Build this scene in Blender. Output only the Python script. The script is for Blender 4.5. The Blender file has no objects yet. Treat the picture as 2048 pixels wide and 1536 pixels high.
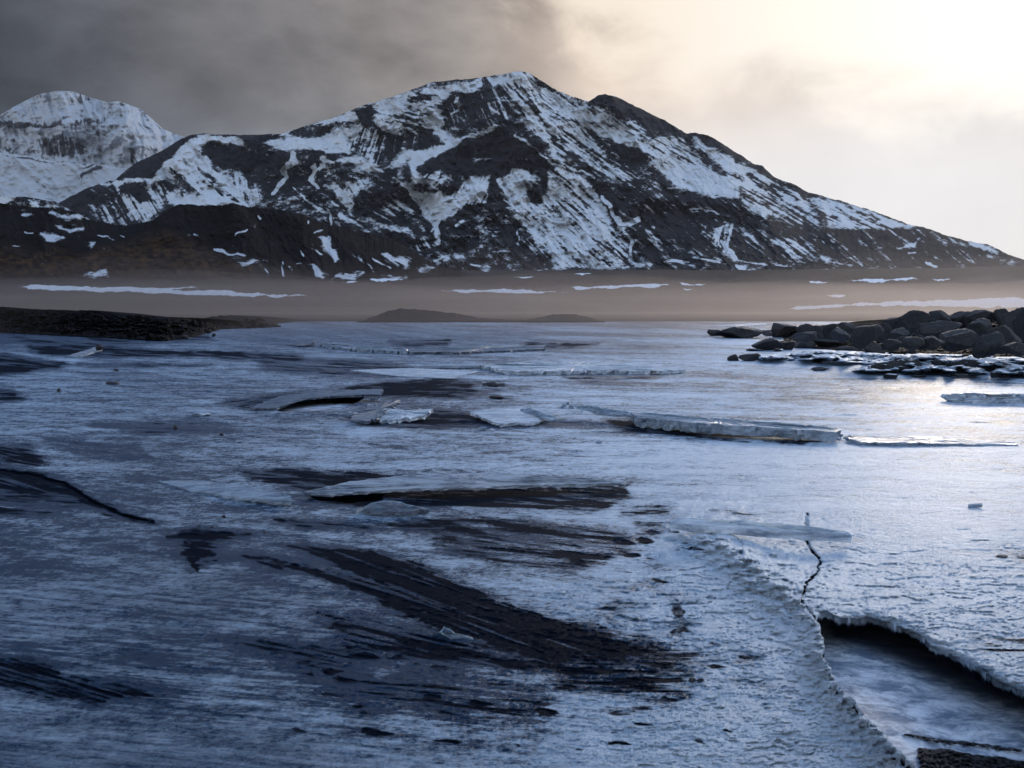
import bpy, bmesh, math, random
import numpy as np
from mathutils import Vector
random.seed(7)
SC = bpy.context.scene
COL = SC.collection
# ------------------------------------------------------------ camera, world, sun, exposure
F = 1991.1; HOR = 600.0; CAMZ = 1.7
TH = math.atan((768 - HOR) / F)
cd = bpy.data.cameras.new('camera'); cam = bpy.data.objects.new('camera', cd); COL.objects.link(cam)
cd.sensor_width = 36; cd.lens = 35; cd.clip_start = 0.05; cd.clip_end = 60000
cam.location = (0, 0, CAMZ); cam.rotation_euler = (math.radians(90) - TH, 0, 0)
SC.camera = cam
SUN_AZ, SUN_EL = 25.0, 14.0
sd = bpy.data.lights.new('sun', 'SUN'); so = bpy.data.objects.new('sun', sd); COL.objects.link(so)
sd.energy = 0.65; sd.angle = math.radians(10); sd.color = (1.0, 0.86, 0.70)
a, e = math.radians(SUN_AZ), math.radians(SUN_EL)
sdir = Vector((math.sin(a) * math.cos(e), math.cos(a) * math.cos(e), math.sin(e)))
so.rotation_euler = sdir.to_track_quat('Z', 'Y').to_euler()
SC.view_settings.view_transform = 'Standard'; SC.view_settings.look = 'None'
SC.view_settings.exposure = 0.0; SC.view_settings.gamma = 1.0
SC.cycles.max_bounces = 6; SC.cycles.volume_bounces = 1; SC.cycles.diffuse_bounces = 3

class NT:
    """small node-tree helper"""
    def __init__(s, tree): s.t = tree; tree.nodes.clear()
    def n(s, typ, **kw):
        nd = s.t.nodes.new(typ)
        for k, v in kw.items():
            if k == 'ins':
                for kk, vv in v.items():
                    if isinstance(vv, bpy.types.NodeSocket): s.t.links.new(vv, nd.inputs[kk])
                    else: nd.inputs[kk].default_value = vv
            else: setattr(nd, k, v)
        return nd
    def m(s, op, a, b=0.0, c=0.0, clamp=False):
        nd = s.n('ShaderNodeMath', operation=op, use_clamp=clamp, ins={0: a, 1: b, 2: c}); return nd.outputs[0]
    def ss(s, v, lo, hi, a=0.0, b=1.0):
        nd = s.n('ShaderNodeMapRange', interpolation_type='SMOOTHSTEP', ins={0: v, 1: lo, 2: hi, 3: a, 4: b}); return nd.outputs[0]
    def mix(s, f, a, b, mode='MIX'):
        nd = s.n('ShaderNodeMix', data_type='RGBA', blend_type=mode)
        for k, v in ((0, f), (6, a), (7, b)):
            if isinstance(v, bpy.types.NodeSocket): s.t.links.new(v, nd.inputs[k])
            else: nd.inputs[k].default_value = v if k == 0 else (tuple(v) + (1,))[:4]
        return nd.outputs[2]
    def ramp(s, f, stops, interp='LINEAR'):
        nd = s.n('ShaderNodeValToRGB', ins={0: f}); cr = nd.color_ramp; cr.interpolation = interp
        while len(cr.elements) > 1: cr.elements.remove(cr.elements[-1])
        for i, (p, c) in enumerate(stops):
            el = cr.elements[0] if i == 0 else cr.elements.new(p)
            el.position = p; el.color = (tuple(c) + (1,))[:4] if not isinstance(c, (int, float)) else (c, c, c, 1)
        return nd.outputs[0]
    def noise(s, vec, scale, detail=4, rough=0.55, dist=0.0):
        return s.n('ShaderNodeTexNoise', ins={'Vector': vec, 'Scale': scale, 'Detail': detail, 'Roughness': rough, 'Distortion': dist}).outputs[0]
    def vmul(s, v, k):
        return s.n('ShaderNodeVectorMath', operation='MULTIPLY', ins={0: v, 1: k}).outputs[0]

def lin(r, g, b):
    f = lambda c: (c / 255 / 12.92) if c <= 10 else ((c / 255 + 0.055) / 1.055) ** 2.4
    return (f(r), f(g), f(b))

W = bpy.data.worlds.new('World'); SC.world = W; W.use_nodes = True
T = NT(W.node_tree)
dirv = T.n('ShaderNodeTexCoord').outputs['Generated']
sx = T.n('ShaderNodeSeparateXYZ', ins={0: dirv})
X, Y, Z = sx.outputs
az = T.m('ARCTAN2', X, Y)                    # radians, + to the right
el = T.m('ARCSINE', Z)
nz = T.noise(T.vmul(dirv, (1, 1, 1.7)), 6.5, 9, 0.58, 0.2)
nb = T.noise(T.vmul(dirv, (1, 1, 2.1)), 3.6, 8, 0.56, 0.15)
# where the bank of cloud ends: elevation of its upper edge as a function of azimuth
azn = T.m('MULTIPLY_ADD', az, 1.0, 0.5)      # az -0.5..0.5 -> 0..1
def edge_el(px, py): return math.atan((HOR - py) / F)
edge = T.ramp(azn, [(0.0, 1.0), (0.34, 0.95), (0.39, .68), (0.43, 0.66), (0.478, 0.63), (0.53, 0.57), (0.565, 0.48), (0.60, 0.44), (0.685, 0.39), (0.78, 0.36), (0.87, 0.33), (0.975, 0.29), (1.0, 0.28)])
edge = T.n('ShaderNodeSeparateColor', ins={0: edge}).outputs[0]
edge = T.m('MULTIPLY', edge, 0.5)            # radians of elevation
over = T.m('SUBTRACT', el, edge)
over = T.m('ADD', over, T.m('MULTIPLY', T.m('SUBTRACT', nz, 0.5), T.ss(azn, 0.5, 0.66, 0.26, 0.15)))
bright = T.ss(over, -0.015, T.ss(azn, 0.45, 0.62, 0.07, 0.05))
# the bank itself, dark on the left, luminous on the right
K = 10.0                                       # world strength 0.1
def k(c, g=1.0): return tuple(v * K * g for v in c)
cl = T.ramp(azn, [(0.0, lin(64, 68, 77)), (0.12, lin(92, 94, 99)), (0.30, lin(120, 117, 117)), (0.45, lin(144, 137, 132)), (0.52, lin(166, 153, 143)), (0.58, lin(222, 205, 189)),
                  (0.68, lin(238, 222, 207)), (0.85, lin(244, 233, 223)), (1.0, lin(250, 244, 236))])
cl = T.mix(T.ss(el, 0.22, 0.10), cl, T.ramp(azn, [(0.0, lin(80, 86, 96)), (0.12, lin(108, 113, 121)), (0.30, lin(142, 146, 152)), (0.45, lin(160, 160, 162)), (0.56, lin(212, 205, 200)), (0.7, lin(243, 240, 240)), (1.0, lin(243, 240, 238))]))
lay = T.m('ADD', T.m('MULTIPLY', T.m('SUBTRACT', nb, 0.5), T.ss(azn, 0.4, 0.75, 2.3, 0.30)), T.m('MULTIPLY', T.m('SUBTRACT', nz, 0.5), T.ss(azn, 0.4, 0.75, 1.9, 0.35)))
lay = T.m('MULTIPLY', lay, T.ss(el, 0.06, 0.20, 0.35, 1.0))
cl = T.mix(1.0, cl, T.n('ShaderNodeCombineColor', ins={0: T.m('ADD', 1.0, lay), 1: T.m('ADD', 1.0, lay), 2: T.m('ADD', 1.0, lay)}).outputs[0], 'MULTIPLY')
glow = T.ramp(azn, [(0.0, (0.25, 0.27, 0.3)), (0.45, lin(226, 214, 200)), (0.56, lin(252, 236, 216)), (0.70, (1.05, 0.96, 0.84)), (0.92, (1.25, 1.18, 1.06)), (1.0, (1.25, 1.18, 1.06))])
front = T.mix(bright, cl, glow)
# higher up the cloud thins into blue dusk, dim on the left
top = T.ramp(azn, [(0.0, (0.04, 0.11, 0.29)), (0.35, (0.11, 0.24, 0.56)), (0.6, (0.50, 0.78, 1.32)), (0.85, (1.10, 1.40, 2.05)), (1.0, (1.10, 1.40, 2.05))])
front = T.mix(T.ss(el, 0.285, 0.40), front, top)
back = T.mix(T.ss(el, 0.0, 0.9), (0.86, 0.89, 0.94), (0.42, 0.63, 0.98))
allc = T.mix(T.ss(T.m('ABSOLUTE', az), 0.75, 1.7), front, back)
sky = T.n('ShaderNodeTexSky', sky_type='NISHITA', sun_disc=False, sun_elevation=e, sun_rotation=a, altitude=300.0)
skyc = T.mix(1.0, sky.outputs[0], (0.9, 0.95, 1.0), 'MULTIPLY')
allc = T.mix(1.0, allc, (K, K, K), 'MULTIPLY')
allc = T.mix(T.m('MULTIPLY', T.ss(el, 0.35, 1.2), 0.35), allc, skyc)
bg = T.n('ShaderNodeBackground', ins={'Color': allc, 'Strength': 1.0 / K})
T.n('ShaderNodeOutputWorld', ins={0: bg.outputs[0]})

# ------------------------------------------------------------ geometry helpers
CT, ST = math.cos(TH), math.sin(TH)
def ray(px, py):
    x = (np.asarray(px, float) - 1024) / F; u = (768 - np.asarray(py, float)) / F
    return x, u * ST + CT, u * CT - ST
def at_depth(px, py, D):
    x, y, z = ray(px, py); s = D / y
    return np.stack([x * s, y * s, CAMZ + z * s], -1)
def at_z(px, py, z0):
    x, y, z = ray(px, py); s = (z0 - CAMZ) / z
    return np.stack([x * s, y * s, CAMZ + z * s], -1)
def pt(px, py, z0=0.0): return Vector(at_z(px, py, z0).tolist())

def hsh(ix, iy, seed):
    h = (ix.astype(np.int64) * 374761393 + iy.astype(np.int64) * 668265263 + seed * 1442695041) & 0xFFFFFFFF
    h = ((h ^ (h >> 13)) * 1274126177) & 0xFFFFFFFF
    h = ((h ^ (h >> 15)) * 2246822519) & 0xFFFFFFFF
    return ((h ^ (h >> 16)) & 0xFFFFFF) / float(0xFFFFFF)
def vn(x, y, seed=0):
    ix = np.floor(x); iy = np.floor(y); fx = x - ix; fy = y - iy
    fx = fx * fx * fx * (fx * (fx * 6 - 15) + 10); fy = fy * fy * fy * (fy * (fy * 6 - 15) + 10)
    a = hsh(ix, iy, seed); b = hsh(ix + 1, iy, seed); c = hsh(ix, iy + 1, seed); d = hsh(ix + 1, iy + 1, seed)
    return (a + (b - a) * fx) * (1 - fy) + (c + (d - c) * fx) * fy
def fbm(x, y, seed=0, o=4, g=0.5):
    s = 0; am = 1.0; t = 0
    for i in range(o):
        s = s + am * (vn(x * 2 ** i + 17.3 * i, y * 2 ** i - 9.1 * i, seed + i) - 0.5); t += am; am *= g
    return s / t * 1.6                                   # about -0.6 .. 0.6
def sst(v, lo, hi):
    t = np.clip((v - lo) / (hi - lo), 0, 1); return t * t * (3 - 2 * t)
def seg_dist(px, py, pts, closed=False):
    d = np.full(px.shape, 1e9); n = len(pts)
    for i in range(n if closed else n - 1):
        x0, y0 = pts[i]; x1, y1 = pts[(i + 1) % n]
        dx, dy = x1 - x0, y1 - y0; L = dx * dx + dy * dy + 1e-9
        t = np.clip(((px - x0) * dx + (py - y0) * dy) / L, 0, 1)
        d = np.minimum(d, np.hypot(px - x0 - t * dx, py - y0 - t * dy))
    return d
def inside(px, py, pts):
    c = np.zeros(px.shape, bool); n = len(pts)
    for i in range(n):
        x0, y0 = pts[i]; x1, y1 = pts[(i + 1) % n]
        if y0 == y1: continue
        c ^= ((y0 > py) != (y1 > py)) & (px < (x1 - x0) * (py - y0) / (y1 - y0) + x0)
    return c
def sdf(px, py, pts, yk=1.0):
    """signed distance, positive inside; yk stretches the vertical so that soft edges suit foreshortened ground"""
    q = [(x, y * yk) for x, y in pts]
    d = seg_dist(px, py * yk, q, True)
    return np.where(inside(px, py * yk, q), d, -d)
CR = {0: (0, 0, 1, 1), 1: (0, 150, 2.926, 2.926), 2: (500, 120, 2.926, 2.926), 3: (1100, 120, 2.16, 2.16), 4: (0, 550, 2, 2), 5: (1024, 550, 2, 2),
      6: (0, 900, 2, 2), 7: (1024, 950, 2, 2), 8: (1400, 600, 3.16, 3.16), 9: (1300, 1000, 2.738, 2.738), 10: (480, 660, 3.303, 3.303), 11: (960, 700, 2.695, 2.695), 12: (300, 900, 2.048, 2.048)}
def cv(c, pts):
    x0, y0, kx, ky = CR[c]; return [(x0 + x / kx, y0 + y / ky) for x, y in pts]
def streak(px, py, ang, ln, wd, seed, o=3):
    a = math.radians(ang); c, s = math.cos(a), math.sin(a)
    return fbm((px * c + py * s) / ln, (-px * s + py * c) / wd, seed, o)

def grid_obj(name, P, mat, attrs=None, keep=None, skirt=0.0, smooth=True, skirt_mask=None):
    """P: rows x cols x 3; keep: (rows-1)x(cols-1) bool of faces kept"""
    R, Cn = P.shape[:2]
    idx = np.arange(R * Cn).reshape(R, Cn)
    q = np.stack([idx[:-1, :-1], idx[:-1, 1:], idx[1:, 1:], idx[1:, :-1]], -1).reshape(-1, 4)
    v = P.reshape(-1, 3)
    at = {k_: a_.reshape(-1) for k_, a_ in (attrs or {}).items()}
    if keep is not None:
        kp = keep.reshape(-1)
        q_all = q; q = q[kp]
        if skirt:
            # boundary edges of the holes get a broken ice edge hanging down
            kk = keep; adj = {}
            def bd(i, j): adj.setdefault(i, set()).add(j); adj.setdefault(j, set()).add(i)
            dv = kk[:-1, :] != kk[1:, :]
            for r, c in zip(*np.nonzero(dv)): bd(int(idx[r + 1, c]), int(idx[r + 1, c + 1]))
            dh = kk[:, :-1] != kk[:, 1:]
            for r, c in zip(*np.nonzero(dh)): bd(int(idx[r, c + 1]), int(idx[r + 1, c + 1]))
            v = v.copy(); keys = [i for i in adj if len(adj[i]) == 2]; ka = np.array(keys); nb2 = np.array([sorted(adj[i]) for i in keys])
            for _ in range(5): v[ka] = v[ka] * .4 + v[nb2].mean(1) * .6
            new = []; vmap = {}; rng = np.random.RandomState(3)
            vs = [v]; base = len(v); ex = []
            def low(i):
                if i not in vmap:
                    vmap[i] = base + len(ex); p = v[i].copy(); p[2] -= skirt * (0.95 + 0.1 * rng.rand()) * (1 + 0.7 * float(fbm(v[i][0:1] * 9, v[i][1:2] * 9, 88, 3)[0])); ex.append((i, p))
                return vmap[i]
            rr, cc = np.nonzero(kk)
            for r, c in zip(rr, cc):
                for (dr, dc, a0, b0) in ((-1, 0, (r, c), (r, c + 1)), (1, 0, (r + 1, c + 1), (r + 1, c)), (0, -1, (r + 1, c), (r, c)), (0, 1, (r, c + 1), (r + 1, c + 1))):
                    r2, c2 = r + dr, c + dc
                    if 0 <= r2 < R - 1 and 0 <= c2 < Cn - 1 and not kk[r2, c2]:
                        i, j = int(idx[a0]), int(idx[b0]); new.append((j, i, low(i), low(j)))
            if new:
                q = np.vstack([q, np.array(new)])
                v = np.vstack([v, np.array([p for _, p in ex])])
                src = np.array([i for i, _ in ex])
                at = {k_: np.concatenate([a_, a_[src] + (.85 if k_ == 'dark' else 0)]) for k_, a_ in at.items()}  # lower rim darkened: undercut shade painted into the broken edge
        used = np.zeros(len(v), bool); used[q.reshape(-1)] = True
        remap = np.cumsum(used) - 1; q = remap[q]; v = v[used]; at = {k_: a_[used] for k_, a_ in at.items()}
    q = q[:, ::-1]
    me = bpy.data.meshes.new(name)
    me.vertices.add(len(v)); me.vertices.foreach_set('co', v.astype(np.float32).reshape(-1))
    me.loops.add(len(q) * 4); me.loops.foreach_set('vertex_index', q.astype(np.int32).reshape(-1))
    me.polygons.add(len(q)); me.polygons.foreach_set('loop_start', np.arange(0, len(q) * 4, 4, dtype=np.int32))
    me.update(calc_edges=True); me.validate()
    me.polygons.foreach_set('use_smooth', np.full(len(me.polygons), smooth))
    for k_, a_ in at.items():
        A = me.attributes.new(k_, 'FLOAT', 'POINT'); A.data.foreach_set('value', a_.astype(np.float32))
    me.materials.append(mat)
    o = bpy.data.objects.new(name, me); COL.objects.link(o); return o
def struct(o): o['kind'] = 'structure'; return o
def tag(o, label, cat, group=None, kind=None):
    o['label'] = label; o['category'] = cat
    if group: o['group'] = group
    if kind: o['kind'] = kind
    return o
def interp(px, pts):
    xs, ys = zip(*pts); return np.interp(px, xs, ys)

# ------------------------------------------------------------ materials
def mat(name):
    m = bpy.data.materials.new(name); m.use_nodes = True; return m, NT(m.node_tree)
def finish(t, col, rough, bump=None, bstr=0.5, bdist=0.1, **kw):
    ins = {'Base Color': col, 'Roughness': rough}
    for a_, b_ in kw.items(): ins[a_.replace('_', ' ')] = b_
    if bump is not None:
        ins['Normal'] = t.n('ShaderNodeBump', ins={'Height': bump, 'Strength': bstr, 'Distance': bdist}).outputs[0]
    p = t.n('ShaderNodeBsdfPrincipled', ins=ins); t.n('ShaderNodeOutputMaterial', ins={0: p.outputs[0]}); return p
def attr(t, name): return t.n('ShaderNodeAttribute', attribute_name=name).outputs['Fac']

def mountain_mat(name, rockA, rockB, snow, scale):
    m, t = mat(name)
    pos = t.n('ShaderNodeNewGeometry').outputs['Position']
    n1 = t.noise(pos, 0.012 * scale, 8, 0.62); n2 = t.noise(pos, 0.06 * scale, 6, 0.65)
    s = t.m('ADD', attr(t, 'snow'), t.m('ADD', t.m('MULTIPLY', t.m('SUBTRACT', n2, 0.5), 0.75), t.m('MULTIPLY', t.m('SUBTRACT', t.noise(pos, 0.16 * scale, 4, 0.7), 0.5), 0.5)))
    sm = t.ss(s, 0.36, 0.60)
    rock = t.mix(t.ss(n1, 0.35, 0.65), rockA, rockB)
    rock = t.mix(attr(t, 'tan'), rock, (0.080, 0.044, 0.020))
    rock = t.mix(t.m('MULTIPLY', t.ss(n2, 0.45, 0.75), 0.45), rock, tuple(c * 1.5 for c in rockB))
    sn = t.mix(t.ss(n1, 0.3, 0.7), snow, tuple(c * 0.86 for c in snow))
    finish(t, t.mix(sm, rock, sn), 0.85, n2, t.m('SUBTRACT', 0.9, t.m('MULTIPLY', sm, 0.6)), 14.0 / scale, Specular_IOR_Level=0.03)
    return m
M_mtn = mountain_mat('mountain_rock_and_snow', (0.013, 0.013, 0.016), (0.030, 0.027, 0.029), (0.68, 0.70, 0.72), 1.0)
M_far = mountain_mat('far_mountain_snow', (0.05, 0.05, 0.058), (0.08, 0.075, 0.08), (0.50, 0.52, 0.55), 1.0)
M_foot = mountain_mat('foothill_earth', (0.005, 0.004, 0.004), (0.013, 0.009, 0.008), (0.55, 0.58, 0.62), 3.0)
def plain_mat():
    m, t = mat('gravel_plain')
    pos = t.n('ShaderNodeNewGeometry').outputs['Position']
    n1 = t.noise(t.vmul(pos, (1, 1, 1)), 0.03, 7, 0.65); n2 = t.noise(pos, 1.3, 6, 0.7)
    s = t.m('ADD', attr(t, 'snow'), t.m('MULTIPLY', t.m('SUBTRACT', n1, 0.5), 0.5))
    g = t.mix(t.ss(n1, 0.35, 0.65), (0.016, 0.0135, 0.013), (0.034, 0.028, 0.026))
    g = t.mix(t.m('MULTIPLY', t.ss(n2, 0.5, 0.7), 0.5), g, (0.02, 0.018, 0.018))
    finish(t, t.mix(t.ss(s, 0.45, 0.6), g, (0.72, 0.77, 0.84)), 0.9, n2, 0.7, 0.3, Specular_IOR_Level=0.05)
    return m
M_plain = plain_mat()
def rock_mat(name, a_, b_, sc, frost=0.0, spec=0.35):
    m, t = mat(name)
    pos = t.n('ShaderNodeTexCoord').outputs['Object']
    rnd = t.n('ShaderNodeObjectInfo').outputs['Random']
    n1 = t.noise(pos, 1.6 * sc, 8, 0.65, 0.3); n2 = t.noise(pos, 11.0 * sc, 6, 0.7)
    c = t.mix(t.ss(n1, 0.35, 0.68), a_, b_)
    c = t.mix(t.m('MULTIPLY', rnd, 0.45), c, tuple(v_ * 1.5 for v_ in b_))
    c = t.mix(t.m('MULTIPLY', t.ss(n2, 0.55, 0.78), 0.5), c, tuple(v_ * 2.4 for v_ in b_))
    if frost:
        nrm = t.n('ShaderNodeSeparateXYZ', ins={0: t.n('ShaderNodeNewGeometry').outputs['Normal']}).outputs[2]
        f = t.ss(t.m('ADD', nrm, t.m('MULTIPLY', t.m('SUBTRACT', n1, 0.5), 1.6)), 1.12 - frost, 1.25 - frost)
        c = t.mix(f, c, (0.6, 0.66, 0.74))
    vor = t.n('ShaderNodeTexVoronoi', feature='DISTANCE_TO_EDGE', ins={'Vector': pos, 'Scale': 2.2 * sc}).outputs[0]
    h = t.m('ADD', t.m('ADD', n1, t.m('MULTIPLY', n2, 0.35)), t.m('MULTIPLY', t.ss(vor, 0.0, 0.06), 0.25))
    finish(t, c, t.ss(n1, 0.3, 0.7, 0.5, 0.85), h, 0.9, 0.10 / sc, Specular_IOR_Level=spec * .6)
    return m
M_rock = rock_mat('basalt_boulder', (0.013, 0.013, 0.015), (0.036, 0.034, 0.035), 1.6)
M_wet = rock_mat('wet_black_rock', (0.010, 0.010, 0.013), (0.026, 0.025, 0.030), 2.5, 0.0, 0.7)
M_frost = rock_mat('rock_capped_with_ice', (0.018, 0.018, 0.022), (0.04, 0.038, 0.042), 2.0, 0.35, 0.5)
M_bank = rock_mat('black_lava_rubble', (0.002, 0.002, 0.002), (0.006, 0.005, 0.005), 0.8, 0.0, 0.05)

def ice_mat():
    m, t = mat('river_ice')
    pos = t.n('ShaderNodeNewGeometry').outputs['Position']
    p1 = t.vmul(pos, (0.8, 1.3, 1.0))
    wob = t.noise(pos, 0.8, 3, 0.5)
    n1 = t.noise(p1, 3.0, 10, 0.76, 0.5)                 # scallops, longer across the view
    n2 = t.noise(t.vmul(pos, (0.8, 1.25, 1)), 14.0, 7, 0.78)
    n3 = t.noise(t.vmul(pos, (0.25, 1.1, 1)), 1.1, 6, 0.6)
    n4 = t.noise(t.vmul(pos, (1, 1.1, 1)), 38.0, 5, 0.75)
    dk = attr(t, 'dark'); fr = attr(t, 'frost'); gr = attr(t, 'grain')
    d = t.m('ADD', dk, t.m('ADD', t.m('MULTIPLY', t.m('MULTIPLY', t.m('SUBTRACT', n1, 0.5), gr), 1.05), t.m('MULTIPLY', t.m('MULTIPLY', t.m('SUBTRACT', n2, 0.5), gr), 1.05)))
    dm = t.ss(d, 0.42, 0.80)
    g_ = t.m('ADD', t.m('MULTIPLY', t.m('SUBTRACT', n3, 0.5), 0.9), t.m('MULTIPLY', t.m('SUBTRACT', n1, 0.5), 2.2))
    g_ = t.m('ADD', g_, t.m('ADD', t.m('MULTIPLY', t.m('SUBTRACT', n2, 0.5), 2.6), t.m('MULTIPLY', t.m('SUBTRACT', n4, 0.5), 1.4)))
    f = t.m('ADD', fr, t.m('MULTIPLY', g_, gr))
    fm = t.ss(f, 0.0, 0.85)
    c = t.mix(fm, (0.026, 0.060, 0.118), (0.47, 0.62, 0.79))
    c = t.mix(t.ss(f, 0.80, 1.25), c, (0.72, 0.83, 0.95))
    c = t.mix(dm, c, (0.006, 0.010, 0.020))
    r = t.m('ADD', 0.25, t.m('MULTIPLY', fm, 0.18)); r = t.m('ADD', r, t.m('MULTIPLY', dm, 0.10))
    h = t.m('ADD', t.m('MULTIPLY', n1, 1.0), t.m('ADD', t.m('MULTIPLY', n2, 0.50), t.m('MULTIPLY', n4, 0.20)))
    sp = t.m('MULTIPLY', t.m('ADD', 0.14, t.m('MULTIPLY', fm, 0.46)), t.m('SUBTRACT', 1.0, t.m('MULTIPLY', dm, 0.6)))
    bn = t.n('ShaderNodeBump', ins={'Height': h, 'Strength': 1.0, 'Distance': 0.075}).outputs[0]
    p = t.n('ShaderNodeBsdfPrincipled', ins={'Base Color': c, 'Roughness': r, 'IOR': 1.45, 'Specular IOR Level': sp, 'Specular Tint': (0.86, 0.94, 1.0, 1), 'Normal': bn})
    q = t.n('ShaderNodeBsdfDiffuse', ins={'Color': c, 'Normal': bn})
    mx = t.n('ShaderNodeMixShader', ins={0: t.m('MULTIPLY', dm, 0.72), 1: p.outputs[0], 2: q.outputs[0]})
    t.n('ShaderNodeOutputMaterial', ins={0: mx.outputs[0]})
    return m
M_ice = ice_mat()
def slab_mat(name, ca, cb, rough=0.2, dirty=0.0):
    m, t = mat(name)
    pos = t.n('ShaderNodeTexCoord').outputs['Object']
    n1 = t.noise(t.vmul(pos, (.5, 1.5, 2.5)), 5.0, 9, 0.74, 0.4); n2 = t.noise(t.vmul(pos, (.6, 1.4, 1.4)), 30.0, 6, 0.75)
    c = t.mix(t.ss(n1, 0.36, 0.64), ca, cb)
    c = t.mix(t.m('MULTIPLY', t.ss(n2, 0.55, 0.7), 0.4), c, (0.85, 0.9, 0.95))
    if dirty: c = t.mix(t.m('MULTIPLY', t.ss(n1, 0.52, 0.62), dirty), c, (0.03, 0.03, 0.035))
    p = finish(t, c, rough, t.m('ADD', n1, t.m('MULTIPLY', n2, 0.3)), 0.7, 0.03, IOR=1.31, Specular_IOR_Level=0.9)
    p.inputs['Subsurface Weight'].default_value = 0.35; p.inputs['Subsurface Radius'].default_value = (0.03, 0.06, 0.09); p.inputs['Subsurface Scale'].default_value = 0.6
    return m
M_slab = slab_mat('clear_blue_ice', (0.10, 0.14, 0.19), (0.36, 0.43, 0.51), 0.16)
M_white = slab_mat('frosted_white_ice', (0.20, 0.25, 0.32), (0.70, 0.75, 0.81), 0.3)
M_rime = slab_mat('rimed_grey_ice', (0.07, 0.085, 0.11), (0.46, 0.51, 0.58), 0.3, 0.3)
M_grey = slab_mat('dull_grey_ice', (0.05, 0.06, 0.08), (0.17, 0.20, 0.25), 0.3, 0.6)
def floor_mat():
    m, t = mat('channel_bed_ice')
    pos = t.n('ShaderNodeNewGeometry').outputs['Position']
    n1 = t.noise(t.vmul(pos, (0.9, 1.5, 1)), 5.0, 10, 0.78, 0.3); n2 = t.noise(pos, 40.0, 5, 0.75)
    g = attr(t, 'gravel')
    c = t.mix(t.ss(n1, 0.40, 0.60), (0.16, 0.22, 0.31), (0.74, 0.79, 0.86))
    c = t.mix(attr(t, 'lip_shade'), c, (0.020, 0.028, 0.045))
    gm = t.ss(t.m('ADD', g, t.m('MULTIPLY', t.m('SUBTRACT', n2, 0.5), 0.9)), 0.45, 0.6)
    c = t.mix(gm, c, (0.012, 0.012, 0.015))
    finish(t, c, t.m('ADD', 0.42, t.m('MULTIPLY', gm, 0.3)), t.m('ADD', t.m('MULTIPLY', n1, 0.8), t.m('MULTIPLY', n2, t.m('ADD', 0.05, gm))), 0.9, 0.03, IOR=1.4, Specular_IOR_Level=0.5)
    return m
M_floor = floor_mat()

# ------------------------------------------------------------ mountains
def paint(px, Y, S, feats, seed=0, warp=5.0):
    """lay snow fields on the slope: every feature is (crop, outline, cover, fall line angle[, width for a line])"""
    wx = px + warp * fbm(px / 26, Y / 18, seed + 50) + 2.5 * warp * fbm(px / 90, Y / 60, seed + 51)
    wy = Y + warp * fbm(px / 26, Y / 18, seed + 52) + 1.5 * warp * fbm(px / 90, Y / 60, seed + 53)
    for i, f in enumerate(feats):
        c, pts, cov, ang = f[:4]; w = f[4] if len(f) > 4 else None
        q = cv(c, pts); xs = [p[0] for p in q]; ys = [p[1] for p in q]; pad = 22
        sel = (px > min(xs) - pad) & (px < max(xs) + pad) & (Y > min(ys) - pad) & (Y < max(ys) + pad)
        if not sel.any(): continue
        x, y = wx[sel], wy[sel]
        if w: m = sst(w / CR[c][2] * 0.5 - seg_dist(x, y, q), -2.0, 2.5)
        else: m = sst(sdf(x, y, q), -9, 9)
        st = streak(px[sel], Y[sel], ang, 34, 3.6, seed + 7 * i, 3) + 0.6 * streak(px[sel], Y[sel], ang, 70, 9, seed + 7 * i + 3, 2) + 0.5 * fbm(px[sel] / 9, Y[sel] / 5, seed + 7 * i + 5, 3, .6)
        am = 0.62 * (1 - abs(2 * cov - 1) ** 2) + 0.14
        S[sel] = S[sel] * (1 - m) + (cov + am * st) * m
    return S
def ridges(px, Y, lst):
    R = np.zeros(px.shape)
    for c, pts, A, w in lst:
        d = seg_dist(px, Y, cv(c, pts)); R += A * .75 * np.exp(-.7 * (d / w) ** 2) 
    return R
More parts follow.
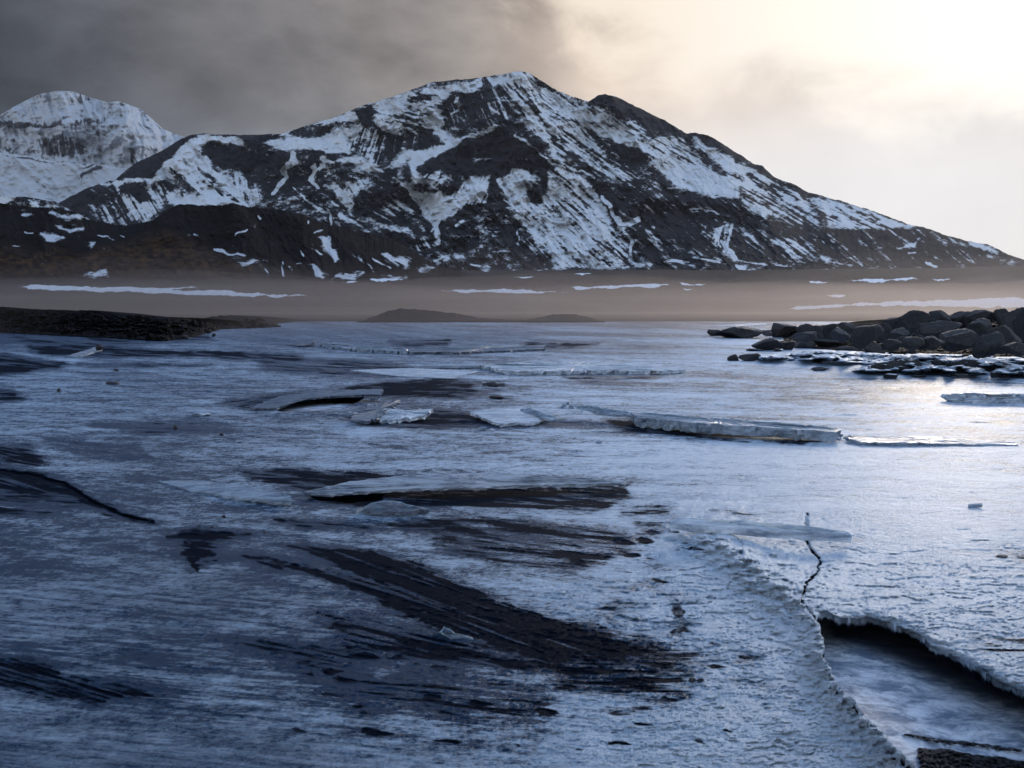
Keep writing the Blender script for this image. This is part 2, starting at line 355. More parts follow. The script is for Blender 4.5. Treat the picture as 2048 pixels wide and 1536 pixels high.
def mountain(name, sky, base, D0, D1, nx, ny, x0, x1, feats, base_cov, rlist, m, seed, relief, tan=None, jag=1.5, steep=0.8, backlen=1500, ang=60):
    px = np.linspace(x0, x1, nx); sk = interp(px, sky); bs = interp(px, base)
    sk = sk + jag * fbm(px / 14, px * 0, seed + 90, 5, 0.7) + 0.0
    sk = np.minimum(sk, bs - 2)
    t = np.linspace(0, 1, ny)[:, None] ** 1.0
    PX = np.broadcast_to(px, (ny, nx)).copy(); Y = bs + (sk - bs) * t
    tt = np.broadcast_to(t, PX.shape)
    D = D0 + (D1 - D0) * tt ** steep
    wsx = PX + 14 * fbm(PX / 60, Y / 40, seed + 1); wsy = Y + 10 * fbm(PX / 60, Y / 40, seed + 2)
    D = D + ridges(wsx, wsy, rlist)
    n1 = fbm(wsx / 120, wsy / 70, seed + 3, 2); n2 = 1 - np.abs(fbm(wsx / 55, wsy / 38, seed + 5, 4, 0.55)) * 3.5
    st = streak(wsx, wsy, ang, 60, 9, seed + 11, 4)
    n3 = fbm(PX / 9, Y / 6, seed + 8, 4, 0.6)
    hgt = (bs - sk) / (bs - sk).max()
    D = D + relief * hgt * (0.9 * n1 - 0.26 * n2 + 0.36 * st + 0.13 * n3)
    S = base_cov + 0.42 * fbm(wsx / 16, wsy / 8, seed + 20, 5, 0.68) + 0.18 * st + 0.10 * n2
    S = paint(PX, Y, S, feats, seed + 30, 9.0)
    S = S + 0.16 * fbm(PX / 7, Y / 4, seed + 26, 3, .6)
    S = S - 0.10 * n3
    Tn = np.zeros(PX.shape)
    if tan:
        for c, pts in tan:
            Tn = np.maximum(Tn, sst(sdf(PX + 16 * fbm(PX / 40, Y / 20, seed + 70), Y + 14 * fbm(PX / 40, Y / 20, seed + 71), cv(c, pts)), -12, 20) * np.clip(0.45 + 1.2 * fbm(PX / 12, Y / 5, seed + 72, 4), 0, 1))
    P = at_depth(PX, Y, D)
    # the far side falls away behind the crest
    nb_ = 10; top = P[-1]; back = []
    for i in range(1, nb_ + 1):
        f = i / nb_; q = top.copy(); q[:, 1] += backlen * f; q[:, 0] *= (1 + 0.0 * f)
        q[:, 2] = top[:, 2] * (1 - f ** 0.8) - 60 * f + 10 * fbm(px / 20, px * 0 + i, seed + 60); back.append(q)
    P = np.concatenate([P, np.array(back)], 0)
    ext = lambda A: np.concatenate([A, np.repeat(A[-1:], nb_, 0)], 0)
    # foot sinks below the plain
    P[0, :, 2] -= 25
    o = grid_obj(name, P[::-1], m, {'snow': ext(S)[::-1], 'tan': ext(Tn)[::-1]})
    return struct(o)

sky_main = [(60, 470), (109, 420), (118, 405), (171, 377), (232, 357), (260, 334), (273, 324), (328, 300), (352, 284), (362, 277), (386, 268), (413, 267), (441, 269), (506, 270), (561, 268), (601, 254), (650, 240), (664, 238), (719, 214), (773, 197), (806, 186), (835, 176), (869, 164), (910, 160), (958, 155), (1006, 149), (1020, 145), (1033, 143), (1050, 144), (1060, 147), (1081, 161), (1115, 181), (1142, 193), (1177, 202), (1188, 196), (1196, 190), (1211, 188), (1239, 196), (1276, 215), (1331, 241), (1373, 267), (1392, 265), (1415, 270), (1443, 287), (1484, 312), (1507, 328), (1524, 331), (1549, 354), (1586, 368), (1618, 385), (1683, 402), (1748, 423), (1817, 449), (1845, 454), (1887, 469), (1952, 486), (1979, 490), (2017, 509), (2048, 520), (2090, 540), (2140, 552)]
F_main = [
 (1, [(320,775),(480,680),(600,690),(540,790),(480,800)], .03, 40),
 (1, [(1420,360),(1640,350),(1600,380),(1540,430),(1700,470),(1720,560),(1600,580),(1450,520),(1300,520),(1230,470),(1200,410),(1330,400)], .12, 20),
 (1, [(1100,370),(1190,350),(1410,365),(1420,385),(1330,400),(1230,385),(1190,410),(1200,470),(1260,540),(1350,600),(1420,690),(1460,770),(1380,765),(1240,700),(1180,640),(1130,560),(1080,480),(1050,430)], .88, 50),
 (1, [(960,520),(1060,430),(1130,560),(1200,660),(1380,760),(1200,765),(1060,640),(980,600),(800,620),(640,660),(600,650),(680,615),(880,600)], .85, 45),
 (1, [(980,530),(1060,570),(1130,650),(1180,720),(1100,690),(1010,600)], .22, 45),
 (1, [(1170,520),(1260,600),(1400,750),(1330,760),(1200,660)], .45, 42),
 (1, [(480,770),(560,730),(700,650),(950,640),(1000,700),(940,800),(870,860),(700,860),(560,830)], .46, 60),
 (1, [(700,650),(820,640),(860,720),(800,760),(700,700)], .05, 40),
 (1, [(480,690),(640,660),(700,720),(600,760),(500,750)], .12, 40),
 (1, [(1000,680),(1120,700),(1200,765),(1120,762),(1030,740)], .8, 40),
 (1, [(780,540),(960,440),(1090,375),(1050,430),(950,530),(880,590),(700,605)], .02, 30),
 (1, [(1720,450),(1735,510),(1660,550),(1690,590),(1620,670)], .9, 90, 26),
 (1, [(1880,480),(1920,510),(1850,550),(1850,600)], .85, 90, 20),
 (1, [(1360,560),(1440,580),(1500,640),(1540,700),(1480,770),(1420,690)], .6, 80),
 (1, [(1540,380),(1800,400),(1980,390),(2048,410),(2048,460),(1800,430),(1600,410)], .88, 10),
 (2, [(90,475),(250,450),(400,460),(560,400),(640,370),(650,420),(580,470),(560,540),(480,530),(380,500),(200,510)], .95, 10),
 (2, [(190,430),(330,385),(480,345),(500,360),(350,400),(230,440)], .8, -20),
 (2, [(480,350),(640,280),(900,200),(1080,140),(1340,110),(1320,180),(1200,190),(1100,260),(1000,330),(900,420),(780,420),(700,330),(560,350)], .76, 15),
 (2, [(930,215),(1020,190),(1080,205),(1040,230),(950,235)], .03, 0),
 (2, [(600,300),(720,280),(760,310),(700,360),(640,350)], .08, -10),
 (2, [(760,330),(1100,260),(1200,300),(1100,420),(960,420),(850,400)], .55, 15),
 (2, [(820,430),(900,430),(1000,440),(1120,400),(1130,470),(1080,520),(900,500),(820,560),(760,530)], .14, 100),
 (2, [(1100,400),(1180,410),(1200,470),(1120,500)], .8, 60),
 (2, [(560,470),(650,390),(780,430),(760,620),(640,560),(560,520)], .5, 108),
 (2, [(800,610),(900,520),(1000,540),(900,600)], .85, -20),
 (2, [(1330,180),(1400,160),(1480,230),(1560,330),(1440,400),(1300,400),(1200,380),(1130,320),(1200,220)], .22, 65),
 (2, [(1340,105),(1560,72),(1640,85),(1720,140),(1650,170),(1500,150),(1400,150)], .72, 50),
 (2, [(1240,230),(1245,270),(1210,320)], .95, 100, 18),
 (2, [(1380,250),(1420,300),(1430,330)], .9, 70, 12),
 (2, [(1400,150),(1640,100),(1800,200),(2048,300),(2048,640),(1940,580),(1800,520),(1650,420),(1520,280)], .58, 50),
 (2, [(1620,310),(1760,420),(1940,580),(1900,580),(1740,480)], .9, 48),
 (2, [(940,600),(1000,530),(1200,480),(1330,440),(1400,400),(1380,440),(1200,500),(1040,570),(970,640)], .97, -25),
 (2, [(970,630),(1060,680),(1120,740),(1000,690)], .85, 40),
 (2, [(1420,410),(1600,480),(1760,600),(1740,640),(1500,660),(1420,690),(1400,720),(1420,800),(1300,860),(1230,900),(1200,870),(1380,760),(1400,680),(1200,640),(1000,640),(1060,580),(1220,500)], .03, 40),
 (2, [(1040,640),(1120,630),(1180,680),(1120,740),(1060,690)], .5, 130),
 (2, [(1280,590),(1420,570),(1440,590),(1300,610)], .42, 0),
 (2, [(1545,570),(1640,580),(1610,600)], .45, 60),
 (2, [(1560,450),(1700,560),(1850,640),(1990,700)], .75, 35, 14),
 (2, [(1430,700),(1520,655),(1640,650),(1700,700),(1800,650),(1900,700),(1950,760),(2048,800),(2048,1200),(1850,1190),(1700,1080),(1540,900),(1450,800)], .70, 40),
 (2, [(1430,700),(1520,660),(1630,660),(1640,760),(1600,840),(1480,790)], .9, 30),
 (2, [(1790,650),(1900,700),(1930,740),(1800,700)], .95, 30),
 (2, [(1640,770),(1720,740),(1700,690),(1760,660),(1740,760),(1700,840),(1640,830)], .06, 70),
 (2, [(1200,780),(1300,700),(1370,670),(1380,740),(1350,820),(1250,850),(1210,900),(1170,900),(1180,830)], .66, 120),
 (2, [(930,740),(1040,770),(1140,770),(1180,830),(1160,900),(1110,930),(1060,1000),(1030,920),(970,830)], .9, 60),
 (2, [(840,660),(1000,730),(1060,780),(960,760)], .6, 35),
 (2, [(740,840),(800,790),(900,830),(970,860),(860,850),(760,880)], .75, 20),
 (2, [(460,740),(560,720),(660,690),(620,760),(580,810),(600,890),(520,830)], .78, 60),
 (2, [(410,790),(520,870),(640,950),(740,1010),(640,980),(520,910),(440,840)], .45, 35),
 (2, [(600,800),(740,700),(930,740),(980,880),(900,960),(760,940),(640,900)], .27, 30),
 (2, [(720,930),(820,980),(900,1000),(940,1015),(860,1010)], .85, 25),
 (2, [(980,1040),(1060,1080),(1000,1130),(940,1090)], .5, 60),
 (2, [(1060,880),(1100,930),(1085,1000),(1075,1070)], .85, 90, 22),
 (2, [(1200,980),(1245,940)], .8, 120, 16), (2, [(1360,1000),(1470,1010)], .6, 0, 12),
 (2, [(1575,1075),(1570,990),(1640,990),(1700,1000)], .7, 45, 12),
 (2, [(1560,980),(1700,1080),(1820,1190),(1700,1150),(1600,1060)], .32, 45),
 (2, [(1070,1180),(1180,1130),(1190,1140),(1110,1190)], .75, -20),
 (2, [(1210,1150),(1230,1140),(1240,1160)], .8, 0), (2, [(1300,1185),(1340,1195)], .8, 20, 14),
 (2, [(510,590),(620,580),(720,600),(800,640),(700,630)], .95, 15),
 (2, [(380,620),(395,650),(370,690),(420,750)], .85, 90, 18), (2, [(260,560),(190,640),(230,680),(160,760)], .85, 100, 20),
 (2, [(430,900),(470,950),(450,960)], .8, 60, 16), (2, [(260,750),(360,860),(420,880)], .5, 40, 16),
 (3, [(0,140),(150,200),(330,250),(420,330),(560,350),(640,420),(700,470),(560,440),(440,440),(380,380),(200,300),(0,260)], .62, 30),
 (3, [(0,120),(180,190),(330,260),(300,290),(180,260),(0,200)], .66, 35),
 (3, [(0,300),(150,330),(300,440),(440,520),(540,590),(400,580),(250,520),(120,480),(0,420)], .50, 35),
 (3, [(700,470),(900,500),(1050,560),(1120,640),(1180,720),(1050,720),(960,650),(870,640),(820,600),(830,540)], .46, 30),
 (3, [(180,195),(205,150),(250,150),(340,175),(420,220),(520,270),(590,320),(520,330),(420,260),(330,230),(250,190)], .05, 20),
 (3, [(600,320),(690,325),(780,380),(830,420),(740,390),(640,350)], .03, 20),
 (3, [(880,450),(920,455),(970,505),(900,495)], .08, 20),
 (3, [(200,290),(300,310),(420,350),(440,400),(330,370),(230,330)], .88, 25),
 (3, [(440,440),(560,440),(700,480),(820,530),(800,600),(700,580),(560,540),(480,500)], .86, 25),
 (3, [(600,340),(700,400),(840,450),(900,490),(850,490),(700,430)], .9, 30),
 (3, [(270,360),(420,400),(430,450),(340,430)], .08, 20),
 (3, [(820,600),(950,650),(960,680),(880,650)], .85, 30),
 (3, [(1110,590),(1260,620),(1400,670),(1550,715),(1440,740),(1300,745),(1200,700),(1150,640)], .64, 25),
 (3, [(150,540),(300,560),(430,575),(560,575),(760,605),(870,640),(920,700),(1000,750),(1160,745),(1300,750),(1600,725),(1840,800),(1900,880),(450,890),(360,800),(300,680),(230,600)], .19, 40),
 (3, [(0,480),(30,480),(130,520),(180,570),(260,680),(330,840),(440,890),(0,890)], .68, 42),
 (3, [(680,720),(760,700),(800,770),(780,850),(700,760)], .52, 100), (3, [(400,730),(440,740),(480,800),(440,780)], .75, 60),
 (3, [(970,770),(1080,790),(1120,850),(1200,850),(1240,870),(1080,860),(1010,810)], .66, 35), (3, [(1490,820),(1580,780),(1560,810),(1500,825)], .92, -20),
 (3, [(1710,780),(1900,810),(1940,830),(1780,810)], .55, 20), (3, [(1550,840),(1580,842)], .8, 0, 10), (3, [(1625,885),(1650,895)], .9, 30, 14),
 (3, [(230,600),(300,700),(350,850)], .9, 60, 14), (3, [(300,720),(390,685)], .7, 0, 18),
 (3, [(600,630),(690,645)], .7, 10, 8), (3, [(740,780),(800,860)], .6, 60, 20), (3, [(820,880),(860,900)], .9, 10, 14),
 (3, [(500,845),(900,860),(1300,880),(500,890)], .40, 10)]
R_main = [  # ridges come towards us (minus), gullies go back (plus); metres, width in the slope's own grid
 (2, [(1440,420),(1220,490),(1000,590),(940,640)], -170, 30), (2, [(1440,420),(1600,480),(1740,590),(1900,690)], -150, 30),
 (1, [(1190,345),(960,520),(820,600),(640,620),(480,690),(340,760)], -260, 26), (1, [(1190,345),(1300,430),(1420,560),(1480,740)], 120, 22),
 (2, [(0,440),(150,560),(430,600),(830,650),(1120,740)], -150, 24), (2, [(1420,720),(1380,830),(1250,880),(1100,1080)], -170, 24),
 (2, [(1080,1100),(1090,920),(1000,760)], 190, 20), (2, [(560,700),(640,760),(900,760),(990,880)], -100, 20),
 (3, [(400,580),(540,580),(760,610),(870,640),(1000,740)], -170, 26), (3, [(1160,740),(1560,720),(1840,790)], -140, 22),
 (3, [(240,160),(420,350),(440,560)], -140, 26), (3, [(680,330),(760,480),(860,600)], -110, 22), (3, [(180,570),(260,690),(350,860)], 150, 20),
 (2, [(1560,70),(1640,300),(1800,520),(1990,700)], -110, 26), (2, [(1340,105),(1240,300),(1000,450),(800,560)], 130, 30),
 (3, [(1060,540),(1160,700)], -80, 18)]
mountain('main_mountain', sky_main, [(60, 560), (700, 556), (1024, 548), (2140, 556)], 2600, 4700, 1500, 430, 60, 2140, F_main, .25, R_main, M_mtn, 11, 230, jag=3.0, ang=52)

sky_far = [(-420, 420), (-200, 330), (-60, 262), (0, 230), (20, 218), (44, 205), (79, 188), (116, 181), (147, 183), (191, 198), (219, 205), (236, 202), (280, 217), (301, 235), (328, 259), (372, 276), (460, 330), (560, 400)]
F_far = [(1, [(-600,255),(0,262),(370,255),(380,285),(250,292),(100,303),(0,297),(-600,300)], .10, 92),
 (1, [(380,290),(560,262),(645,262),(645,300),(500,322),(400,335)], .34, 90),
 (1, [(220,380),(340,350),(500,400),(490,440),(350,490),(280,490),(220,420)], .26, 80), (1, [(-400,380),(0,400),(120,410),(220,450),(250,490),(0,450),(-400,440)], .44, 70),
 (1, [(540,330),(580,320),(570,360)], .2, 80), (1, [(700,300),(800,330),(900,420),(800,380)], .6, 50), (1, [(760,420),(860,470),(800,540),(700,520)], .58, 60),
 (1, [(130,160),(340,100),(300,180),(140,220)], .86, 120), (1, [(430,98),(560,140),(640,160),(520,150)], .6, 20), (1, [(700,170),(850,230),(900,290),(820,260)], .7, 50)]
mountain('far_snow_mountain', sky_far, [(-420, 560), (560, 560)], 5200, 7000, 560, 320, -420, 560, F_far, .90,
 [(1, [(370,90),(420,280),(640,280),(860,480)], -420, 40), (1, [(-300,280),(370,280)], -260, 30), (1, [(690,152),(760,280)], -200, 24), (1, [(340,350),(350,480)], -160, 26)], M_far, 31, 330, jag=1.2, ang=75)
sky_mid = [(-420, 330), (-150, 300), (0, 305), (51, 311), (103, 321), (147, 328), (185, 328), (219, 331), (253, 337), (300, 350), (360, 400)]
F_mid = [(1, [(425,620),(470,550),(560,528),(640,550),(540,590),(440,640)], .36, 150), (1, [(200,600),(380,740),(340,745),(150,700)], .72, 35), (1, [(0,450),(300,492),(430,520),(300,508),(0,462)], .4, 8)]
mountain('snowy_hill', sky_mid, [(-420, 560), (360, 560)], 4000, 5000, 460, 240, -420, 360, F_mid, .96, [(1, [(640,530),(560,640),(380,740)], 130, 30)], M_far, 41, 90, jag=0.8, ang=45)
sky_low = [(-420, 385), (0, 391), (51, 394), (109, 403), (150, 425), (200, 470)]
mountain('low_dark_hill', sky_low, [(-420, 560), (200, 560)], 2900, 3300, 300, 140, -420, 200, [(1, [(0,710),(80,705),(60,750),(0,755)], .9, 0), (1, [(150,735),(200,750),(180,780)], .8, 60)], .30, [], M_mtn, 47, 60, jag=1.5, ang=20)


sky_foot = [(-500, 430), (-200, 412), (0, 406), (34, 411), (102, 417), (150, 424), (185, 440), (230, 450), (260, 450), (300, 443), (325, 427), (352, 409), (376, 408), (410, 412), (444, 411), (468, 407), (492, 413), (520, 415), (547, 417), (585, 424), (613, 431), (650, 451), (691, 453), (739, 465), (790, 482), (825, 499), (855, 520), (879, 535), (910, 539), (950, 552)]
F_foot = [(1, [(280,808),(380,815),(540,850),(520,855),(380,830)], .95, 5), (1, [(330,880),(430,905),(510,910),(500,928),(400,920)], .85, 5), (1, [(255,935),(320,932),(385,968),(290,960)], .95, 5),
 (1, [(505,1005),(555,1008),(540,1030)], .9, 0), (1, [(600,950),(665,965)], .8, 5, 10), (1, [(140,800),(200,810),(190,820),(145,828)], .7, 0), (1, [(150,915),(200,925)], .7, 0, 10), (1, [(80,990),(110,1000)], .8, 0, 10),
 (1, [(1455,850),(1505,870),(1495,890),(1460,880)], .75, 30), (1, [(1380,955),(1440,915)], .75, -20, 16), (1, [(1270,1025),(1350,1042),(1430,1046)], .85, 0, 16), (1, [(1370,1075),(1470,1060),(1550,1090),(1500,1100),(1400,1090)], .75, 0),
 (1, [(1905,940),(1950,945),(1945,1000),(1970,1060),(1950,1085),(1915,1000)], .97, 60), (1, [(1840,1090),(1870,1090),(1920,1170),(1870,1170)], .97, 60), (1, [(1870,895),(1910,895)], .8, 0, 18), (1, [(1510,825),(1530,835)], .8, 0, 12),
 (1, [(1520,1130),(1560,1180)], .7, 60, 14), (1, [(1655,1110),(1680,1180)], .8, 70, 16), (1, [(1700,1130),(1730,1145)], .7, 30, 12), (1, [(1750,1100),(1780,1095)], .7, 0, 12), (1, [(1790,1020),(1815,1050)], .7, 50, 10), (1, [(1855,1010),(1890,1025)], .7, 20, 10),
 (1, [(480,1180),(620,1145),(630,1190),(560,1200)], .5, 10), (1, [(1970,1180),(2048,1165),(2048,1190),(1990,1195)], .7, 0), (1, [(1120,925),(1150,928)], .8, 0, 10), (1, [(700,930),(720,940)], .8, 0, 10),
 (2, [(780,1130),(860,1135),(940,1150),(940,1190),(850,1200),(790,1160)], .62, 30), (2, [(970,1200),(1080,1220),(1000,1225)], .6, 20), (2, [(720,1180),(820,1215)], .7, 20, 14),
 (2, [(320,915),(330,930)], .8, 60, 12), (2, [(290,1190),(320,1185)], .7, 0, 12), (2, [(490,1270),(560,1240),(640,1260),(600,1280)], .5, 5), (2, [(590,1125),(620,1170),(700,1250)], .45, 50, 12),
 (2, [(700,1280),(820,1255),(920,1250),(880,1290),(760,1300)], .6, 0)]
mountain('brown_foothill', sky_foot, [(-500, 562), (950, 562)], 1000, 1650, 1000, 260, -500, 950, F_foot, .05,
 [(1, [(1370,752),(1440,900),(1480,1100)], -60, 24), (1, [(1030,758),(960,920),(640,1000),(480,1040)], -80, 24), (1, [(1700,795),(1830,950),(1850,1150)], -60, 20), (1, [(0,755),(340,785),(540,850),(760,880)], 60, 26), (2, [(440,970),(700,1200)], -50, 18)],
 M_foot, 71, 60, tan=[(1, [(-900,1000),(0,1000),(250,1020),(480,1040),(640,1000),(960,920),(1200,980),(1300,1080),(1480,1100),(1500,1190),(-900,1190)])], jag=4.5, ang=60)

# ------------------------------------------------------------ the plain beyond the river (and all the ground below)
Yt = [(-300, 640), (0, 1700), (1, 1)]
ys = np.concatenate([np.linspace(532, 560, 40), np.linspace(560.5, 655, 150)])
Dt = [(532, 3600), (540, 2700), (550, 1500), (560, 950), (570, 680), (580, 480), (590, 370), (600, 290), (610, 225), (620, 170), (630, 122), (640, 90), (648, 72.5), (650, 70), (655, 66)]
pxs = np.linspace(-700, 2750, 1300)
PX, Y = np.meshgrid(pxs, ys)
F_pl = [(1, [(90,1240),(200,1232),(500,1238),(900,1245),(1150,1245),(1000,1260),(1300,1265),(1820,1295),(1700,1302),(1200,1290),(700,1270),(200,1255)]),
 (2, [(960,1345),(1040,1349)]), (2, [(1090,1348),(1500,1342),(1880,1358),(1300,1362)]), (5, [(225,50),(560,37),(640,42),(560,50),(260,57)]), (5, [(665,33),(795,35),(700,41)]), (5, [(680,52),(740,54),(700,57)]), (5, [(1180,25),(1270,29),(1200,33)]),
 (5, [(1330,20),(1480,16),(1600,11),(1635,18),(1500,26),(1340,28)]), (5, [(1675,16),(1760,19),(1700,24)]), (5, [(1250,82),(1410,75),(1300,88)]), (5, [(1100,132),(1250,120),(1550,107),(1900,95),(2400,90),(2400,128),(1900,130),(1600,124),(1300,127),(1150,138)]),
 (5, [(-20,62),(240,68),(0,74)]), (2, [(1160,1222),(1300,1210),(1240,1232)]), (2, [(1320,1225),(1460,1213),(1380,1240)]), (2, [(1580,1221),(1790,1220),(1700,1230)]), (2, [(1880,1250),(2020,1249),(1950,1257)]),
 (2, [(690,1285),(840,1262),(920,1262),(850,1290),(760,1300)]), (4, [(1300,30),(1440,26),(1400,32)]), (4, [(1500,12),(1640,6),(1600,22),(1510,26)]), (5, [(-10,10),(120,8),(60,14)])]
S = np.full(PX.shape, 0.12) + 0.2 * fbm(PX / 60, Y / 2.5, 5, 4)
wx = PX + 8 * fbm(PX / 30, Y / 4, 6); wy = Y + 1.6 * fbm(PX / 22, Y / 4, 8)
for c, pts in F_pl:
    m_ = sst(sdf(wx, wy, cv(c, pts), 3.0), -1.5, 2.5); S = np.maximum(S, S * (1 - m_) + 0.95 * m_)
D = interp(Y, Dt)
P = at_depth(PX, Y, D * (1 + 0.010 * fbm(PX / 80, Y / 3, 9)))
P[..., 2] += np.minimum(0.0035 * D, 3) * fbm(PX / 25, Y / 2, 12, 5, .65) * sst(D, 75, 200)
P[-1, :, 2] = -0.6; P[..., 2] -= 0.10 * sst(Y, 646, 650)
struct(grid_obj('gravel_plain', P, M_plain, {'snow': S}))
# one sheet of ground under everything, out to the horizon
n = 60
gx = np.linspace(-1, 1, n); GX, GY = np.meshgrid(np.sign(gx) * np.abs(gx) ** 3 * 9000, np.sign(gx) * np.abs(gx) ** 3 * 5800 + 5300)
GP = np.stack([GX, GY, np.full(GX.shape, -1.2)], -1)
struct(grid_obj('ground', GP[::-1], M_plain, {'snow': np.full(GX.shape, 0.1)}))

# ------------------------------------------------------------ the frozen river
CH = [(1628,1233),(1650,1221),(1680,1236),(1720,1238),(1735,1233),(1775,1245),(1837,1268),(1862,1292),(1921,1318),(1994,1360),(2048,1383),(2150,1440),(2300,1530),(2500,1700),(2050,1760),(1900,1640),(1858,1580),(1828,1530),(1762,1462),(1722,1425),(1700,1392),(1672,1368),(1660,1335),(1642,1312),(1645,1288),(1641,1252)]
H1 = [(548,816),(590,799),(640,793),(700,790),(738,794),(702,812),(672,823),(560,824)]
H2 = [(612,988),(700,985),(770,984),(768,1000),(700,1006),(635,1002)]
CRK = [(1617,1030),(1612,1078),(1622,1098),(1640,1122),(1636,1145),(1612,1168),(1603,1192),(1612,1215),(1632,1235)]
CRL = [(-40,935),(60,950),(130,966),(180,1000),(215,1016),(250,1030),(310,1044)]
CRM = [(372,1085),(388,1098),(400,1108),(385,1120),(392,1134)]
ys = np.concatenate([np.linspace(643, 700, 110), np.linspace(700.6, 1000, 330)[0:], np.linspace(1001.2, 1560, 350), np.linspace(1563, 2300, 60)])
pxs = np.concatenate([np.linspace(-900, -60, 60), np.linspace(-57, 2110, 1150), np.linspace(2116, 2950, 60)])
PX, Y = np.meshgrid(pxs, ys)
gx_, gy_ = at_z(PX, Y, 0.0)[..., 0], at_z(PX, Y, 0.0)[..., 1]
near = np.clip((Y - 640) / 900, 0, 1)
wA = fbm(PX / 46, Y / 16, 101, 4); wB = fbm(PX / 46, Y / 16, 102, 4); wC = fbm(PX / 14, Y / 4.5, 103, 4)
WX = PX + 22 * wA + 7 * wC; WY = Y + (2 + 12 * near) * wB + (1 + 3.5 * near) * wC
# (outline, darkness, streak angle) -- thin ice, bare black sand and melt water
DK = [
 (0, [(420,1125),(480,1118),(620,1150),(720,1190),(880,1262),(1100,1330),(1200,1335),(1300,1300),(1200,1260),(1060,1222),(960,1188),(850,1138),(760,1108),(640,1094),(560,1088),(650,1122),(740,1160),(620,1135),(500,1110)], .92, 18),
 (0, [(640,1230),(760,1240),(900,1280),(1020,1310),(1170,1330),(1000,1340),(800,1310),(700,1290)], .72, 12),
 (0, [(960,1030),(1230,1055),(1270,1100),(1150,1145),(1000,1130),(880,1100),(860,1060)], .60, 5),
 (0, [(480,945),(560,938),(700,943),(820,950),(830,966),(700,985),(620,985),(560,968)], .80, 3),
 (0, [(610,985),(960,978),(1250,968),(1255,1000),(1180,1022),(1050,1018),(900,1010),(780,1015),(700,1008),(620,1000)], .95, 2),
 (0, [(330,1075),(390,1060),(500,1070),(420,1085),(430,1110),(385,1135),(370,1110),(380,1088)], .92, 5),
 (0, [(-200,935),(60,945),(130,963),(205,1008),(310,1045),(240,1035),(150,1003),(120,985),(-200,975)], .85, 15), (0, [(-200,975),(130,985),(170,1010),(80,1030),(-200,1025)], .60, 3),
 (0, [(-100,1300),(60,1318),(130,1350),(250,1370),(345,1390),(200,1402),(100,1388),(40,1372),(-100,1360)], .78, 14),
 (0, [(1160,1300),(1400,1300),(1385,1340),(1370,1395),(1240,1385),(1100,1350)], .60, 0), (0, [(1150,1350),(1290,1360),(1240,1380),(1120,1375)], .7, 0),
 (0, [(450,1275),(560,1280),(700,1295),(760,1320),(640,1335),(520,1310)], .50, 10), (0, [(640,1345),(900,1350),(1100,1375),(1050,1440),(860,1430),(700,1400)], .40, 4),
 (0, [(-60,705),(0,708),(60,718),(130,726),(110,735),(20,748),(-60,748)], .85, 5), (0, [(60,693),(200,692),(300,700),(480,705),(600,712),(590,722),(400,713),(200,713),(80,706)], .80, 2),
 (0, [(520,722),(700,722),(790,730),(860,745),(760,752),(640,748),(540,738)], .55, 2), (0, [(160,727),(300,729),(420,732),(300,735)], .62, 0),
 (0, [(440,805),(560,790),(720,772),(800,768),(900,772),(960,785),(900,792),(760,800),(640,800),(520,820)], .60, -8),
 (0, [(720,772),(830,762),(880,758),(955,766),(905,786),(800,792),(700,790)], .93, 0), (0, [(860,775),(940,785),(1060,776),(930,795),(860,792)], .6, 0),
 (0, [(700,838),(735,822),(850,818),(950,825),(975,846),(860,851),(760,849)], .76, 0), (0, [(700,840),(800,848),(1000,852),(1150,846),(1000,858),(800,855)], .52, 0),
 (0, [(780,683),(900,680),(900,690),(800,692)], .7, 0), (0, [(1050,687),(1190,687),(1140,697),(1060,694)], .68, 0), (0, [(960,765),(1010,766),(1012,774),(965,772)], .8, 0), (0, [(975,793),(1030,796),(1000,800)], .75, 0),
 (0, [(1130,752),(1230,754),(1330,748),(1300,762),(1180,765)], .62, 0), (0, [(-60,775),(20,780),(50,800),(-60,810)], .55, 0), (0, [(-60,885),(60,893),(90,930),(-60,940)], .62, 10),
 (0, [(90,880),(260,890),(290,912),(150,908)], .46, 5), (0, [(-100,645),(200,668),(420,672),(430,680),(200,690),(-100,680)], .48, 2), (0, [(560,1040),(700,1045),(860,1050),(800,1058),(600,1055)], .66, 2), (0, [(800,1040),(920,1030),(905,1058),(820,1058)], .66, 0),
 (0, [(1250,1020),(1330,1012),(1345,1050),(1290,1060)], .5, 0), (0, [(1345,1190),(1380,1220),(1370,1270),(1340,1280),(1350,1230)], .66, 90), (0, [(1430,1020),(1560,1026),(1500,1034)], .68, 0),
 (0, [(1280,1125),(1340,1130),(1310,1140)], .7, 0), (0, [(1640,1290),(1900,1320),(2048,1400)], .2, 0), (0, [(1930,1275),(2100,1285),(2048,1310),(1950,1300)], .50, 0), (0, [(1980,1090),(2100,1110),(2048,1125)], .4, 0),
 (0, [(1100,845),(1250,850),(1300,866),(1180,862)], .32, 0), (0, [(1200,830),(1500,862),(1660,880),(1600,892),(1400,878),(1240,858)], .72, 3), (0, [(1700,878),(1760,880),(1740,888),(1690,886)], .6, 0),
 (0, [(1420,1055),(1610,1072),(1720,1078),(1560,1088),(1480,1080)], .42, 3), (0, [(200,850),(420,840),(460,860),(300,870)], .34, 0), (0, [(1380,1355),(1410,1360),(1400,1366)], .9, 0)]
rs = np.random.RandomState(5)
